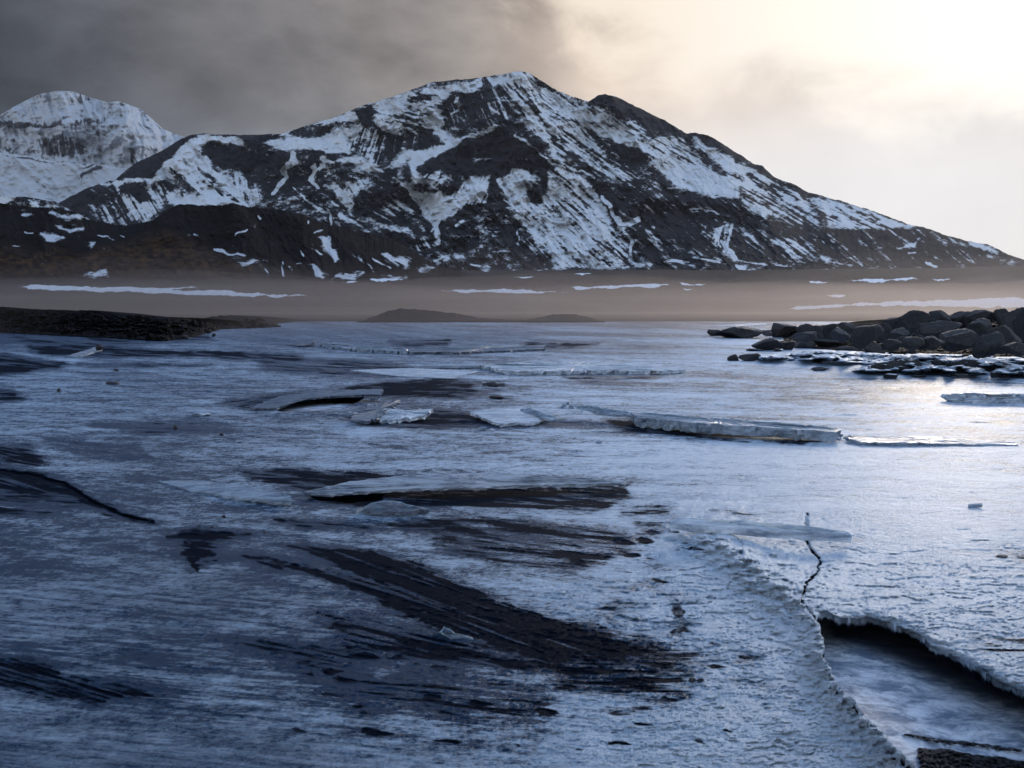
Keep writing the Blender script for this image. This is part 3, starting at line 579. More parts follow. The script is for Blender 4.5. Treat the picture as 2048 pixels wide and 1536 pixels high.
for i in range(95):   # small leaf-shaped melt pits in the scalloped ice of the foreground
    x = rs.uniform(560, 1500); y = rs.uniform(1290, 1500) if i % 3 else rs.uniform(1060, 1300)
    if y < 1300 and i % 3 == 0: x = rs.uniform(1150, 1420)
    w = rs.uniform(10, 34); h = w * rs.uniform(.14, .26); tl = w * .12
    DK.append((0, [(x - w, y - tl), (x - w * .3, y - h - tl * .3), (x + w * .5, y - h * .7 + tl * .5), (x + w, y + tl), (x + w * .3, y + h), (x - w * .5, y + h * .8)], rs.uniform(.55, .9), 5))
Dk = 0.16 + 0.10 * fbm(gx_ * .5, gy_ * .5, 130, 4) + 0.06 * (1 - sst(PX, 500, 1500))
frost_light = 0.13 + 0.26 * fbm(PX / 300, Y / 60, 140, 4) + 0.72 * sst(PX + 0.25 * (Y - 1000), 500, 1650) * (0.22 + 0.78 * sst(Y, 780, 1000)) + 0.16 * sst(Y, 640, 800) * sst(Y, 1150, 900)  # paler to the right: frost, plus the falloff of light painted in
frost_light += .10 * sst(PX, 1100, 300) * sst(Y, 1050, 1200)
frost_light += (0.40 * streak(PX, Y, 7, 230, 6, 191, 4) + .35 * streak(PX, Y, 4, 60, 2.6, 193, 3)) * (.5 + .7 * sst(Y, 1150, 1400)) * (1 - .6 * sst(Y + .15 * (600 - PX), 1400, 1500))
frost_light += (0.6 * streak(PX, Y, 1, 420, 9, 197, 3) + .4 * streak(PX, Y, 2, 120, 3.5, 198, 3)) * sst(PX, 700, 1300) * sst(Y, 1150, 950) + .1 * sst(PX, 1200, 1700) + .14 * sst(PX, 900, 1500) * sst(Y, 900, 1050)
Dk -= .07 * sst(Y, 1120, 1300) * sst(PX, 1300, 900)
Dk += 0.20 * (streak(PX, Y, 3, 150, 5, 190, 4)) * (0.35 + sst(PX, 1500, 500)) + 0.10 * streak(PX, Y, 6, 60, 2.4, 195, 3)
for i, (c, pts, v, an) in enumerate(DK):
    xs = [p[0] for p in pts]; yy = [p[1] for p in pts]; pad = 40
    sel = (PX > min(xs) - pad) & (PX < max(xs) + pad) & (Y > min(yy) - 20) & (Y < max(yy) + 20)
    if not sel.any(): continue
    nr = 0.3 + 1.2 * near[sel]
    small = (max(xs) - min(xs)) < 80
    k1 = 0.7 if small else 1.0
    x = PX[sel] + k1 * (WX - PX)[sel]; y = Y[sel] + k1 * (WY - Y)[sel]
    mm = sst(sdf(x, y, pts, 2.4), -4 * nr, 6 * nr) if small else sst(sdf(x, y, pts, 2.2) + 16 * nr * wC[sel] + 14 * nr * streak(PX[sel], Y[sel], an, 120, 4, 400 + i, 2), -16 * nr, 20 * nr)
    sk_ = streak(PX[sel], Y[sel], an, 90 * nr.mean() + 20, 3.2 * nr.mean() + 1.2, 200 + i, 3)
    val = v + (0.1 if small else 0.62) * sk_ + (0 if small else .55) * streak(PX[sel], Y[sel], an + 3, 45 + 60 * nr.mean(), 2.0 + 2.2 * nr.mean(), 800 + i, 3) + .12 * wC[sel]
    frost_light[sel] -= (.2 if small else .38) * sst(sdf(x, y, pts, 2.2), -40 * nr, 10 * nr)
    if not small: Dk[sel] += .17 * sst(sdf(x, y, pts, 2.2), -45 * nr, 5 * nr) * (1 + 1.5 * sk_)
    Dk[sel] = Dk[sel] * (1 - mm) + np.maximum(val, Dk[sel] * .6) * mm
for ln, w in ((CRK, 2.2), (CRL, 2.0), (CRM, 6)):
    w = w * np.clip(.75 + 1.6 * fbm(PX / 9, Y / 7, 420, 3), .1, 2); d = seg_dist(PX + 5 * wC + 5 * wA, Y + 3 * wC + 3 * wB, ln); Dk = np.maximum(Dk, 1.15 * sst(w - d, -1.5, 1.0))
# frosted patches, laid over the left-to-right light painted into the frost value
for pts, v in (([(420,955),(600,930),(900,930),(760,940),(560,938),(480,945),(600,975),(420,975)], .30), ([(560,1060),(760,1050),(1000,1080),(860,1095),(640,1085)], .25), ([(1500,1190),(1640,1250),(1640,1330),(1760,1480),(1640,1440),(1500,1300)], .22),
               ([(1100,1440),(1500,1400),(1800,1560),(1200,1600)], .25), ([(0,1430),(1000,1450),(1000,1560),(0,1560)], .06), ([(1800,1150),(2100,1130),(2100,1220),(1900,1200)], .25), ([(640,845),(740,850),(840,870),(700,880)], .25), ([(1100,900),(1700,905),(1700,940),(1200,930)], .2)):
    frost_light += v * sst(sdf(WX, WY, pts, 2.0), -25, 25)
# height: scallops, tilted plates, the pressure ridge beside the open channel
ridge = [(1330,1050),(1440,1085),(1530,1150),(1600,1200),(1632,1236),(1645,1300),(1700,1390),(1765,1462),(1830,1530),(1900,1640)]
dR = seg_dist(PX + 8 * wA, Y + 6 * wB, ridge)
frost_light += .30 * np.exp(-(dR / 60)) * sst(PX, 1250, 1500); Zt = 0.12 * np.exp(-(dR / 48) ** 1.2) * (1 + .5 * fbm(PX / 18, Y / 9, 155, 4)) * sst(PX, 1250, 1500)
lip = CH[1:14]; dL = seg_dist(PX + 8 * wA, Y + 5 * wB, lip); Zt += 0.05 * np.exp(-dL / 60) * (inside(PX, Y, CH) == 0) * sst(PX, 1600, 1680) - 0.055 * np.exp(-(dL / 12)) * sst(PX, 1640, 1700)
Zt += 0.020 * fbm(gx_ * 1.2, gy_ * 2.2, 150, 4) * sst(Y, 640, 760)
Zt += 0.05 * np.exp(-(seg_dist(PX, Y, [(0,940),(130,962),(205,1008),(310,1040)]) / 22)) * 0.5
fringe = [(1500,712),(1640,700),(1800,706),(2100,716),(2300,720),(2300,752),(2050,750),(1850,744),(1700,742),(1740,728),(1600,722),(1510,720)]
fm_ = sst(sdf(WX, WY, fringe, 3), -6, 10); Zt += fm_ * (0.10 + 0.30 * fbm(PX / 26, Y / 7, 161, 4)); frost_light += .7 * fm_; Dk += fm_ * (.75 * fbm(PX / 20, Y / 4, 163, 4))
sc = 0.9 - 3.2 * np.abs(fbm(gx_ * 4.0 + 1.5 * wA, gy_ * 11.0 + 1.5 * wB, 160, 4, .6))
Zt += 0.006 * sc * sst(Y, 900, 1250) * (0.5 + 0.9 * sst(PX, 900, 1500))
Zt += 0.004 * fbm(gx_ * 26, gy_ * 60, 170, 3, .6) * sst(Y, 1000, 1300)
Zt -= 0.004 * sst(Dk, .5, .9); Zt += 0.008 * sst(Dk, .5, .9) * streak(PX, Y, 12, 120, 7, 180, 4) * sst(Y, 900, 1150)
for ln, w in ((CRK, 4), (CRL, 4)):
    d = seg_dist(PX + 5 * wC + 5 * wA, Y + 3 * wC + 3 * wB, ln); Zt -= 0.02 * sst(w * .6 - d, -2, 2)
for hh in (H1, H2):
    Zt += 0.02 * np.exp(-np.abs(sdf(PX, Y, hh, 2)) / 20)
Gr = 1 + .45 * sst(PX, 600, 1100) * sst(Y, 660, 760) * sst(Y, 1100, 950) - .55 * sst(PX - .35 * (Y - 1000), 1000, 250) * sst(Y, 1000, 1200) - .25 * sst(Y, 1430, 1530)
P = at_z(PX, Y, Zt)
cx_ = (WX - PX) * .4; cy_ = (WY - Y) * .4
hole = inside(PX + cx_, Y + cy_, CH) | inside(PX + cx_, Y + cy_, H1) | inside(PX + cx_, Y + cy_, H2)
hf = hole[:-1, :-1] & hole[1:, :-1] & hole[:-1, 1:] & hole[1:, 1:]
struct(grid_obj('river_ice', P, M_ice, {'dark': Dk, 'frost': frost_light, 'grain': Gr}, keep=~hf, skirt=0.045))
# bed of the emptied channel under the ice shell
ys = np.concatenate([np.linspace(644, 1150, 60), np.linspace(1155, 1600, 220), np.linspace(1610, 2300, 20)]); pxs = np.concatenate([np.linspace(-900, 1500, 60), np.linspace(1510, 2200, 260), np.linspace(2215, 2950, 20)])
PX, Y = np.meshgrid(pxs, ys)
gv = np.zeros(PX.shape); wA = fbm(PX / 30, Y / 12, 301, 4)
for pts, v in (([(1830,1492),(1900,1500),(1980,1512),(2100,1530),(2100,1600),(1860,1600)], .75), ([(1800,1462),(1900,1478),(2048,1498),(2048,1506),(1900,1490),(1800,1470)], .6)):
    gv = np.maximum(gv, v * sst(sdf(PX + 14 * wA, Y + 8 * wA, pts, 2), -8, 6))
lip_dim = (.95 * sst(sdf(PX + 20 * wA, Y + 12 * wA, [(1640,1280),(1720,1296),(1850,1352),(1950,1392),(2048,1425),(2300,1500),(2300,1380),(2048,1300),(1800,1220),(1640,1215)], 2), -30, 35))  # darker ice towards the lip, with the shade beneath it painted in
Zf = -0.19 + 0.012 * fbm(PX / 60, Y / 18, 305, 4) + 0.02 * sst(gv, .2, .7) * (0.5 + fbm(PX / 5, Y / 3, 306, 3)) + .05 * sst(PX + (1500 - Y) * .2, 1950, 1640)
struct(grid_obj('channel_bed', at_z(PX, Y, Zf), M_floor, {'gravel': gv, 'lip_shade': lip_dim}))

# ------------------------------------------------------------ banks of rubble
def bank(name, sky, base, x0, x1, nx, ny, depth, m, seed, amp, extra=None):
    px = np.linspace(x0, x1, nx); sk = interp(px, sky) + 2.2 * fbm(px / 9, px * 0, seed, 4, .7); bs = interp(px, base); sk = np.minimum(sk, bs - 1.0)
    t = np.linspace(0, 1, ny)[:, None]; Yb = bs + (sk - bs) * t; PX = np.broadcast_to(px, Yb.shape).copy()
    gb = at_z(px, bs + 2, 0.0)[:, 1]
    D = gb + depth * t + amp * (1 - np.abs(fbm(PX / 16, Yb / 5, seed + 2, 4, .6)) * 4) * np.sin(np.pi * t) + amp * .5 * fbm(PX / 5, Yb / 2.5, seed + 4, 3)
    P = at_depth(PX, Yb, D); P[0, :, 2] = -0.15
    bk = []
    for i in range(1, 5):
        q = P[-1].copy(); q[:, 1] += depth * .6 * i; q[:, 2] -= (q[:, 2] + 0.2) * (i / 4) ** 1.3; bk.append(q)
    P = np.concatenate([P, np.array(bk)], 0)
    return struct(grid_obj(name, P[::-1], m))
bank('rocky_bank', [(-500,606),(-100,610),(0,613),(40,618),(110,619),(200,622),(270,632),(400,637),(430,633),(462,630),(490,632),(520,637),(545,644),(562,649)],
     [(-500,655),(0,664),(200,674),(330,681),(370,676),(420,664),(440,657),(562,652)], -500, 562, 900, 70, 9, M_bank, 501, 0.9)
bank('boulder_bank', [(1540,676),(1600,668),(1700,660),(1760,646),(1820,636),(1900,634),(1980,628),(2048,622),(2300,600),(2500,600)],
     [(1540,682),(1640,698),(1800,706),(1900,712),(2048,718),(2500,724)], 1545, 2500, 500, 60, 8, M_bank, 511, 0.5)
bank('misty_gravel_mound', [(715,646),(745,634),(775,622),(800,617),(835,619),(870,622),(920,628),(960,636),(1050,640),(1080,634),(1110,629),(1150,628),(1185,636),(1210,645)],
     [(715,643),(1210,643)], 715, 1210, 400, 30, 6, M_bank, 521, 0.0)

# ------------------------------------------------------------ rocks
def ico(sub):
    bm = bmesh.new(); bmesh.ops.create_icosphere(bm, subdivisions=sub, radius=1.0)
    v = np.array([q.co[:] for q in bm.verts]); f = [[q.index for q in g.verts] for g in bm.faces]; bm.free(); return v, f
ICO = {4: ico(4), 5: ico(5), 3: ico(3)}
def n3(p, sc, seed, o=4):
    return (fbm(p[:, 0] * sc, p[:, 1] * sc + p[:, 2] * sc * .7, seed, o, .6) + fbm(p[:, 1] * sc + 7, p[:, 2] * sc - p[:, 0] * sc * .6, seed + 9, o, .6)) * .5
def rock_mesh(seed, w, h, dpt, sub=4, planes=13, kks=38.0):
    rng = np.random.RandomState(seed); v, f = ICO[sub]
    nn = rng.normal(size=(planes, 3)); nn /= np.linalg.norm(nn, axis=1)[:, None]; dd = rng.uniform(.50, .88, planes)
    dots = v @ nn.T
    r = np.where(dots > 1e-3, dd / np.maximum(dots, 1e-3), 9.0)
    kk = kks; rr = (np.sum(np.minimum(r, 1.6) ** (-kk), axis=1) + 1.25 ** (-kk)) ** (-1 / kk)
    p = v * rr[:, None]
    p *= (1 + 0.16 * n3(p, 1.6, seed) + 0.11 * n3(p, 4.5, seed + 3) + 0.05 * n3(p, 13, seed + 5))[:, None]
    mn, mx = p.min(0), p.max(0); c = (mn + mx) / 2; p = (p - c) / (mx - mn) * 2
    p *= np.array([w / 2, dpt / 2, h / 2 * 1.18]); p[:, 2] += h / 2 * 0.82
    return p, f
def make_rock(name, p, f, loc, m, rz=0.0):
    me = bpy.data.meshes.new(name); me.from_pydata(p.tolist(), [], f); me.polygons.foreach_set('use_smooth', [True] * len(me.polygons)); me.materials.append(m)
    o = bpy.data.objects.new(name, me); COL.objects.link(o); o.location = loc; return o
# crop 8 coordinates: left, right, top, foot, depth in metres (0 = where the foot meets the ice), material, label
G1 = 'boulders heaped on the right bank'
RK = [
 (50,132,188,226,0,M_wet,'small black rock at the left tip of the row, beside the big rounded one'),
 (112,412,170,240,0,M_wet,'broad low rounded black boulder at the left end of the bank'),
 (400,467,198,228,0,M_wet,'small dark rock wedged between the rounded boulder and the square block'),
 (463,618,150,236,0,M_rock,'square-shouldered grey block first of the tall boulders from the left'),
 (612,722,152,240,30,M_rock,'upright dark boulder just right of the square-shouldered block'),
 (700,800,163,238,31,M_rock,'low back boulder between two upright ones left of the pile'),
 (775,885,152,246,30,M_rock,'slanting dark boulder sloping up to the right near the pile middle'),
 (884,996,142,212,32,M_rock,'pointed boulder poking up behind the dark square one'),
 (832,965,174,256,28,M_wet,'dark square boulder in front of the pointed one'),
 (600,745,202,256,27,M_wet,'flat dark boulder below the two upright ones'),
 (343,550,243,318,0,M_wet,'rounded black boulder lying out on the ice nearest the shore ice'),
 (515,602,262,316,0,M_wet,'small dark rock touching the right end of the rounded shore boulder'),
 (608,735,245,306,0,M_wet,'dome-shaped black boulder in the front row'),
 (735,960,234,306,0,M_rock,'long low grey boulder in the front row with a sloping back'),
 (968,1178,160,296,25.0,M_rock,'large ragged grey boulder in the middle standing above the block'),
 (1095,1225,150,252,27.5,M_rock,'leaning grey boulder behind the large ragged middle one'),
 (1028,1172,274,345,0,M_rock,'small square grey block standing alone on white ice'),
 (1168,1295,108,200,31,M_rock,'sloping boulder at the left shoulder of the high pile'),
 (1262,1455,70,206,29.5,M_rock,'big domed boulder at the left of the skyline'),
 (1446,1606,68,172,31,M_rock,'rounded skyline boulder just right of the big domed one'),
 (1590,1745,74,160,31,M_rock,'smaller skyline boulder in the middle of the ridge'),
 (1698,1874,64,160,30.5,M_rock,'broad skyline boulder right of centre of the ridge'),
 (1862,1970,58,176,30,M_rock,'narrow skyline boulder near the right edge'),
 (1920,2056,50,210,27,M_rock,'steep tall boulder at the right edge of the picture'),
 (2010,2160,36,240,25,M_rock,'highest boulder cut by the right edge'),
 (1388,1678,134,250,26,M_rock,'large wide slab-topped boulder in the middle of the high pile'),
 (1195,1335,178,256,26,M_rock,'grey boulder under the left shoulder of the high pile'),
 (1160,1268,250,316,23.5,M_rock,'small grey boulder right of the lone square block'),
 (1255,1420,236,306,24,M_rock,'low rubble boulder below the big domed one'),
 (1400,1560,230,306,24,M_rock,'low grey boulder under the wide slab-topped one'),
 (1545,1768,188,310,24.3,M_rock,'ragged boulder with split faces in the lower pile'),
 (1680,1868,118,236,27,M_rock,'tilted grey boulder under the broad skyline one'),
 (1740,1936,206,350,22.8,M_rock,'big foremost boulder low in the right part of the pile'),
 (1848,2066,166,320,24,M_rock,'massive grey boulder right of the foremost one'),
 (1930,2120,270,350,22.3,M_rock,'low boulder at the foot of the massive one by the right edge')]
for i, (a0, a1, tp, ft, D_, m_, lab) in enumerate(RK):
    (x0, y0), (x1, y1) = cv(8, [(a0, tp), (a1, ft)]); xc = (x0 + x1) / 2
    base = at_z(xc, y1, 0.0); D_ = D_ or base[1]
    b = at_depth(xc, y1, D_); w = (x1 - x0) / F * D_ * 1.06; h = (y1 - y0) / F * D_ * 1.04
    p, f = rock_mesh(40 + i, w, h, max(w * .8, h * .9), 5 if w > .9 else 4, 11 + i % 5)
    z0 = b[2]
    tag(make_rock('boulder', p, f, (b[0], b[1] + w * .25, z0), m_), lab, 'boulder', G1)
G2 = 'rocks frozen into the ice on the right'
RK2 = [
 (174,243,344,383,M_wet,'left of a pair of small black rocks alone on the ice'), (246,390,340,385,M_wet,'right and wider of a pair of small black rocks alone on the ice'),
 (706,820,424,448,M_wet,'flat black stone alone on glittering ice'), (1085,1262,383,460,M_frost,'dark wedge-shaped rock with a pale ice cap, foremost of the frozen rocks'),
 (1235,1405,368,444,M_frost,'dark rock right behind the ice-capped wedge'), (1250,1345,418,458,M_wet,'small low rock at the foot of the ice-capped wedge'),
 (1475,1545,378,436,M_wet,'small pointed rock in the middle of the frozen row'), (1548,1612,380,412,M_wet,'small rounded rock behind the frozen row'), (1390,1480,424,456,M_wet,'low rock left of the small pointed one'),
 (1460,1530,428,460,M_wet,'dark low rock below the small pointed one'), (1560,1800,374,442,M_frost,'broad dark rock streaked with ice in the frozen row'), (1570,1700,428,464,M_wet,'low black rock in front of the broad streaked one'),
 (1755,2070,376,448,M_frost,'long low dark rock reaching the right edge'), (1163,1258,466,498,M_frost,'flat stone with a white rim lying out in front'), (1335,1430,474,488,M_wet,'thin flat stone right of the white-rimmed one'),
 (1585,1760,466,490,M_wet,'long flat dark stone along the ice edge'), (1845,1968,456,490,M_frost,'small pointed stone with ice apron near the right edge'),
 (640,830,326,362,M_frost,'low dark rock half buried in white ice below the front boulders'), (296,410,306,322,M_wet,'thin flat stone left of the shore boulder foot'), (465,520,304,324,M_wet,'pebble-sized rock under the rounded shore boulder'),
 (860,1000,292,322,M_wet,'low black rock in front of the long grey boulder'), (1298,1364,310,340,M_wet,'small dark rock alone on white ice below the pile'), (1400,1560,306,334,M_frost,'thin ridge of rock in white ice below the pile'),
 (1260,1330,345,362,M_wet,'tiny flat stone on the white ice apron'), (1195,1225,344,360,M_wet,'tiniest stone on the white ice apron'), (1715,1870,348,374,M_frost,'low ledge of rock under the foremost boulder'), (1860,2060,330,352,M_wet,'low rubble ledge by the right edge')]
for i, (a0, a1, tp, ft, m_, lab) in enumerate(RK2):
    (x0, y0), (x1, y1) = cv(8, [(a0, tp), (a1, ft)]); xc = (x0 + x1) / 2
    b = at_z(xc, y1 + .5, 0.0); D_ = b[1]; w = (x1 - x0) / F * D_ * 1.05; h = (y1 - y0) / F * D_ * 1.1
    p, f = rock_mesh(140 + i, w, h, max(w * .45, h), 4, 12)
    tag(make_rock('rock', p, f, (b[0], b[1] + w * .1, 0.0), m_), lab, 'rock', G2)
# single stones elsewhere (photo pixels: x, foot, width, height)
RK3 = [(198, 699, 15, 12, 'round black stone perched on a tilted ice plate, far left'), (447, 1036, 9, 7, 'small round stone on the smooth grey ice panel'), (398, 1054, 7, 4, 'tiny stone at the left foot of the grey ice panel'),
       (424, 1056, 6, 4, 'tiny stone below the middle of the grey ice panel'), (529, 1067, 7, 4, 'tiny stone below the right end of the grey ice panel'), (443, 871, 9, 5, 'lone black pebble left of the smooth pale ice sheet'), (351, 858, 9, 9, 'small upright stone on rough ice, left of centre'),
       (118, 783, 8, 7, 'small upright stone on frosty ice at the far left'), (232, 742, 12, 5, 'small dark stone on far left ice'), (225, 768, 26, 5, 'flat dark stone on far left ice'), (1383, 1365, 18, 10, 'left of two black stones in the blue foreground ice'), (1402, 1364, 14, 9, 'right of two black stones in the blue foreground ice'),
       (900, 968, 9, 5, 'black pebble resting on the long thin ice plate'), (985, 772, 26, 9, 'black lump on grey ice behind the broken plates'), (992, 797, 30, 7, 'flat black lump nearest the broken white plates'), (370, 678, 14, 9, 'round stone at the tip of the left bank'), (1350, 1010, 18, 5, 'sliver of black rock before the long plank of ice'),
       (428, 673, 8, 7, 'stone standing off the left bank tip'), (2004, 1114, 24, 4, 'dark sliver lying on bright ice at right')]
for i, (x, ft, w_, h_, lab) in enumerate(RK3):
    zz = 0.10 if i == 0 else 0.004
    b = at_z(x, ft, zz); w = w_ / F * b[1]; h = h_ / F * b[1]
    p, f = rock_mesh(240 + i, w, h, max(w * .8, h), 3, 10)
    tag(make_rock('stone', p, f, tuple(b), M_wet), lab, 'stone', 'single stones on the ice')
# rubble stones along the crest and foot of the left bank
G4 = 'rubble stones along the left bank'
rng = np.random.RandomState(9)
for i in range(60):
    x = rng.uniform(-20, 550); sk = float(interp(x, [(-500,606),(0,613),(200,622),(270,632),(400,637),(462,630),(520,637),(562,649)])); bs = float(interp(x, [(0,664),(200,674),(330,681),(370,676),(420,664),(440,657),(562,652)]))
    u = rng.rand() ** .8; y = bs + (sk - bs) * u * .9 + 1; gb = at_z(x, bs + 2, 0.0)[1]; D_ = gb + 9 * u * .9 - .5
    w = rng.uniform(.18, .55); p, f = rock_mesh(300 + i, w, w * rng.uniform(.5, .8), w * .9, 3, 10)
    b = at_depth(x, y, D_); tag(make_rock('rubble_stone', p, f, (b[0], b[1], b[2] - .08), M_bank), 'black rubble stone lying on the dark bank at the left shore', 'stone', G4)

# ------------------------------------------------------------ plates and blocks of broken ice
def plate(name, pts, thick, m, lab, group=None, seed=0, jag=0.012, taper=0.0):
    thick *= .72 if thick > .06 else 1.0
    """pts: corners of the upper face (photo x, photo y, height above the river in metres)"""
    rng = np.random.RandomState(seed); C_ = [at_z(x, y, z) for x, y, z in pts]; out = []
    for i in range(len(C_)):
        a_, b_ = C_[i], C_[(i + 1) % len(C_)]; L = np.linalg.norm(b_ - a_); k_ = max(2, int(L / 0.05)); k_ = min(k_, 40)
        for j in range(k_):
            q = a_ + (b_ - a_) * j / k_
            if j: q = q + rng.normal(size=3) * np.array([jag, jag * 1.6, jag * .25])
            out.append(q)
    out = np.array(out); c = out.mean(0); bm = bmesh.new(); n_ = len(out)
    rings = [(1.0, 0.0), (1.0 + .0, -0.5), (0.985 - taper, -1.0)]
    rg = []
    for s_, dz in rings:
        rr = []
        for q in out:
            p = c + (q - c) * s_; zz = q[2] + dz * thick * (1 + .08 * rng.normal() * (dz < -.9)) + (p[2] - q[2])
            jj = rng.normal(size=2) * jag * (.7 if dz else 0)
            rr.append(bm.verts.new((p[0] + jj[0], p[1] + jj[1], zz)))
        rg.append(rr)
    for a_, b_ in zip(rg[:-1], rg[1:]):
        for i in range(n_): bm.faces.new((a_[i], a_[(i + 1) % n_], b_[(i + 1) % n_], b_[i]))
    inner = []
    for sc_ in (.8, .5, .2):
        rr = []
        for q in out:
            p = c + (q - c) * sc_; rr.append(bm.verts.new((p[0], p[1], p[2] + thick * .04 * rng.normal())))
        inner.append(rr)
    prev = rg[0]
    for rr in inner:
        for i in range(n_): bm.faces.new((prev[(i + 1) % n_], prev[i], rr[i], rr[(i + 1) % n_]))
        prev = rr
    bm.faces.new(prev[::-1]); bm.faces.new(rg[-1])
    bmesh.ops.recalc_face_normals(bm, faces=bm.faces)
    org = Vector((c[0], c[1], 0)); bmesh.ops.translate(bm, verts=bm.verts, vec=-org)
    me = bpy.data.meshes.new(name); bm.to_mesh(me); bm.free(); me.materials.append(m)
    o = bpy.data.objects.new(name, me); COL.objects.link(o); o.location = org
    return tag(o, lab, 'ice plate' if 'plate' in name else 'ice block', group)
GP_ = 'plates of broken river ice'
plate('ice_plate', [(1338,1046,.14),(1356,1034,.17),(1500,1042,.18),(1614,1052,.16),(1694,1063,.12),(1704,1071,.10),(1600,1063,.13),(1446,1052,.15)], .055, M_white, 'long thin plank of pale ice lying across the crack at right', GP_, 1, .004)
plate('ice_plate', [(1262,824,.15),(1430,836,.18),(1600,848,.18),(1676,857,.15),(1672,864,.13),(1560,856,.15),(1400,846,.16),(1270,834,.13)], .17, M_slab, 'long thick slab of blue ice tipped up as a low wall, right of centre', GP_, 2, .015)
plate('ice_plate', [(1150,812,.14),(1180,811,.18),(1272,826,.14),(1270,832,.11),(1200,826,.10)], .03, M_slab, 'thin glassy plate sloping up at the left end of the low ice wall', GP_, 3, .01)
plate('ice_plate', [(1690,874,.05),(1850,872,.06),(2036,886,.03),(2030,890,.02),(1850,886,.04),(1720,884,.04)], .05, M_slab, 'low flat blue plate carrying on to the right of the ice wall', GP_, 4, .01)
plate('ice_plate', [(940,824,.09),(985,816,.11),(1085,819,.11),(1110,826,.10),(1068,844,.06),(995,847,.05)], .045, M_white, 'bright white plate with angular corners in the middle of the broken row', GP_, 5, .01)
plate('ice_plate', [(1040,818,.17),(1060,816,.19),(1118,838,.08),(1102,840,.07)], .03, M_slab, 'narrow glassy plate leaning on the right side of the bright white plate', GP_, 6, .006)
plate('ice_plate', [(1075,822,.10),(1110,818,.11),(1150,824,.09),(1105,830,.08)], .03, M_white, 'small white plate behind the leaning narrow one', GP_, 7, .006)
plate('ice_plate', [(738,832,.09),(768,817,.15),(815,820,.13),(866,817,.13),(850,830,.08),(800,838,.06),(760,840,.05)], .06, M_white, 'rough white crusted plate left in the broken row over dark water', GP_, 8, .02)
plate('ice_plate', [(700,838,.10),(752,806,.20),(800,800,.20),(770,826,.12),(740,842,.06)], .04, M_grey, 'dull grey plate rising behind the rough white crusted one', GP_, 9, .02)
plate('ice_plate', [(500,815,.04),(560,792,.14),(640,782,.18),(765,777,.20),(764,788,.15),(690,790,.15),(600,796,.13),(550,816,.05)], .035, M_grey, 'broad grey plate tilted up over the black hole left of centre', GP_, 10, .015)
plate('ice_plate', [(640,686,.12),(700,690,.16),(812,697,.16),(812,703,.10),(720,698,.10),(650,693,.08)], .22, M_slab, 'far long light blue ledge of ice in the distance, left of centre', GP_, 11, .03)
plate('ice_plate', [(815,698,.12),(900,694,.14),(1090,690,.10),(1086,698,.06),(930,704,.07),(820,704,.08)], .20, M_grey, 'far dark grey ledge of ice joined to the light blue ledge', GP_, 12, .03)
plate('ice_plate', [(572,689,.03),(600,684,.10),(634,679,.20),(630,684,.16),(606,691,.06)], .05, M_grey, 'small plate tipped up at the left end of the far blue ledge', GP_, 13, .01)
plate('ice_plate', [(960,729,.10),(1000,727,.14),(1080,724,.14),(1200,722,.14),(1310,728,.14),(1370,738,.10),(1330,742,.08),(1200,740,.09),(1080,742,.09),(1010,742,.08)], .15, M_white, 'round flat pale floe like a disc in the middle distance', GP_, 14, .03)
plate('ice_plate', [(820,733,.05),(980,730,.06),(990,734,.05),(900,736,.03),(830,736,.03)], .08, M_grey, 'thin grey plate reaching left from the round floe', GP_, 15, .01)
plate('ice_plate', [(1884,788,.12),(1940,786,.16),(2060,788,.16),(2200,792,.14),(2200,800,.08),(2060,797,.09),(1950,797,.08),(1895,794,.07)], .13, M_white, 'snow-dusted plate cut by the right edge in the middle distance', GP_, 16, .02)
plate('ice_plate', [(318,962,.01),(400,960,.02),(500,974,.05),(580,990,.075),(582,1001,.065),(480,994,.04),(380,980,.015)], .04, M_slab, 'long smooth blue-grey wedge of ice on the left, ending in a clean cut', GP_, 17, .004)
plate('ice_plate', [(608,984,.06),(700,962,.12),(800,952,.14),(1000,946,.14),(1180,956,.10),(1254,964,.06),(1100,969,.08),(960,973,.09),(780,978,.09),(660,987,.06)], .028, M_rime, 'very long thin rimed plate with a straight front edge over black ice', GP_, 18, .008)
plate('ice_plate', [(712,1022,.03),(742,1006,.09),(768,1001,.11),(800,1003,.10),(860,1018,.04),(800,1024,.04),(750,1023,.04)], .04, M_grey, 'small dark blue plate pushed up in front of the long rimed one', GP_, 19, .01)
plate('ice_plate', [(134,712,.03),(190,694,.09),(205,698,.08),(160,713,.03)], .05, M_slab, 'small plate leaning under a round stone at far left', GP_, 20, .01)
plate('ice_plate', [(1936,1008,.02),(1964,1006,.03),(1966,1010,.02),(1938,1012,.01)], .02, M_slab, 'small flake of ice alone on bright ice near the right edge', GP_, 21, .004)
plate('ice_plate', [(1425,651,.04),(1500,646,.08),(1550,648,.06),(1480,653,.02)], .15, M_white, 'far thin plate behind the left tip of the boulder row', GP_, 22, .03)
plate('ice_plate', [(700,740,.03),(830,736,.05),(960,742,.04),(900,756,.02),(800,752,.02)], .03, M_white, 'smooth pale sheet left of the round floe', GP_, 23, .01)
plate('ice_plate', [(878,1264,.0),(888,1252,.045),(900,1258,.04),(912,1268,.015),(945,1274,.0),(900,1276,.0)], .02, M_grey, 'small dark splinter of ice sticking up in the black tongue of bare ground', GP_, 24, .003)
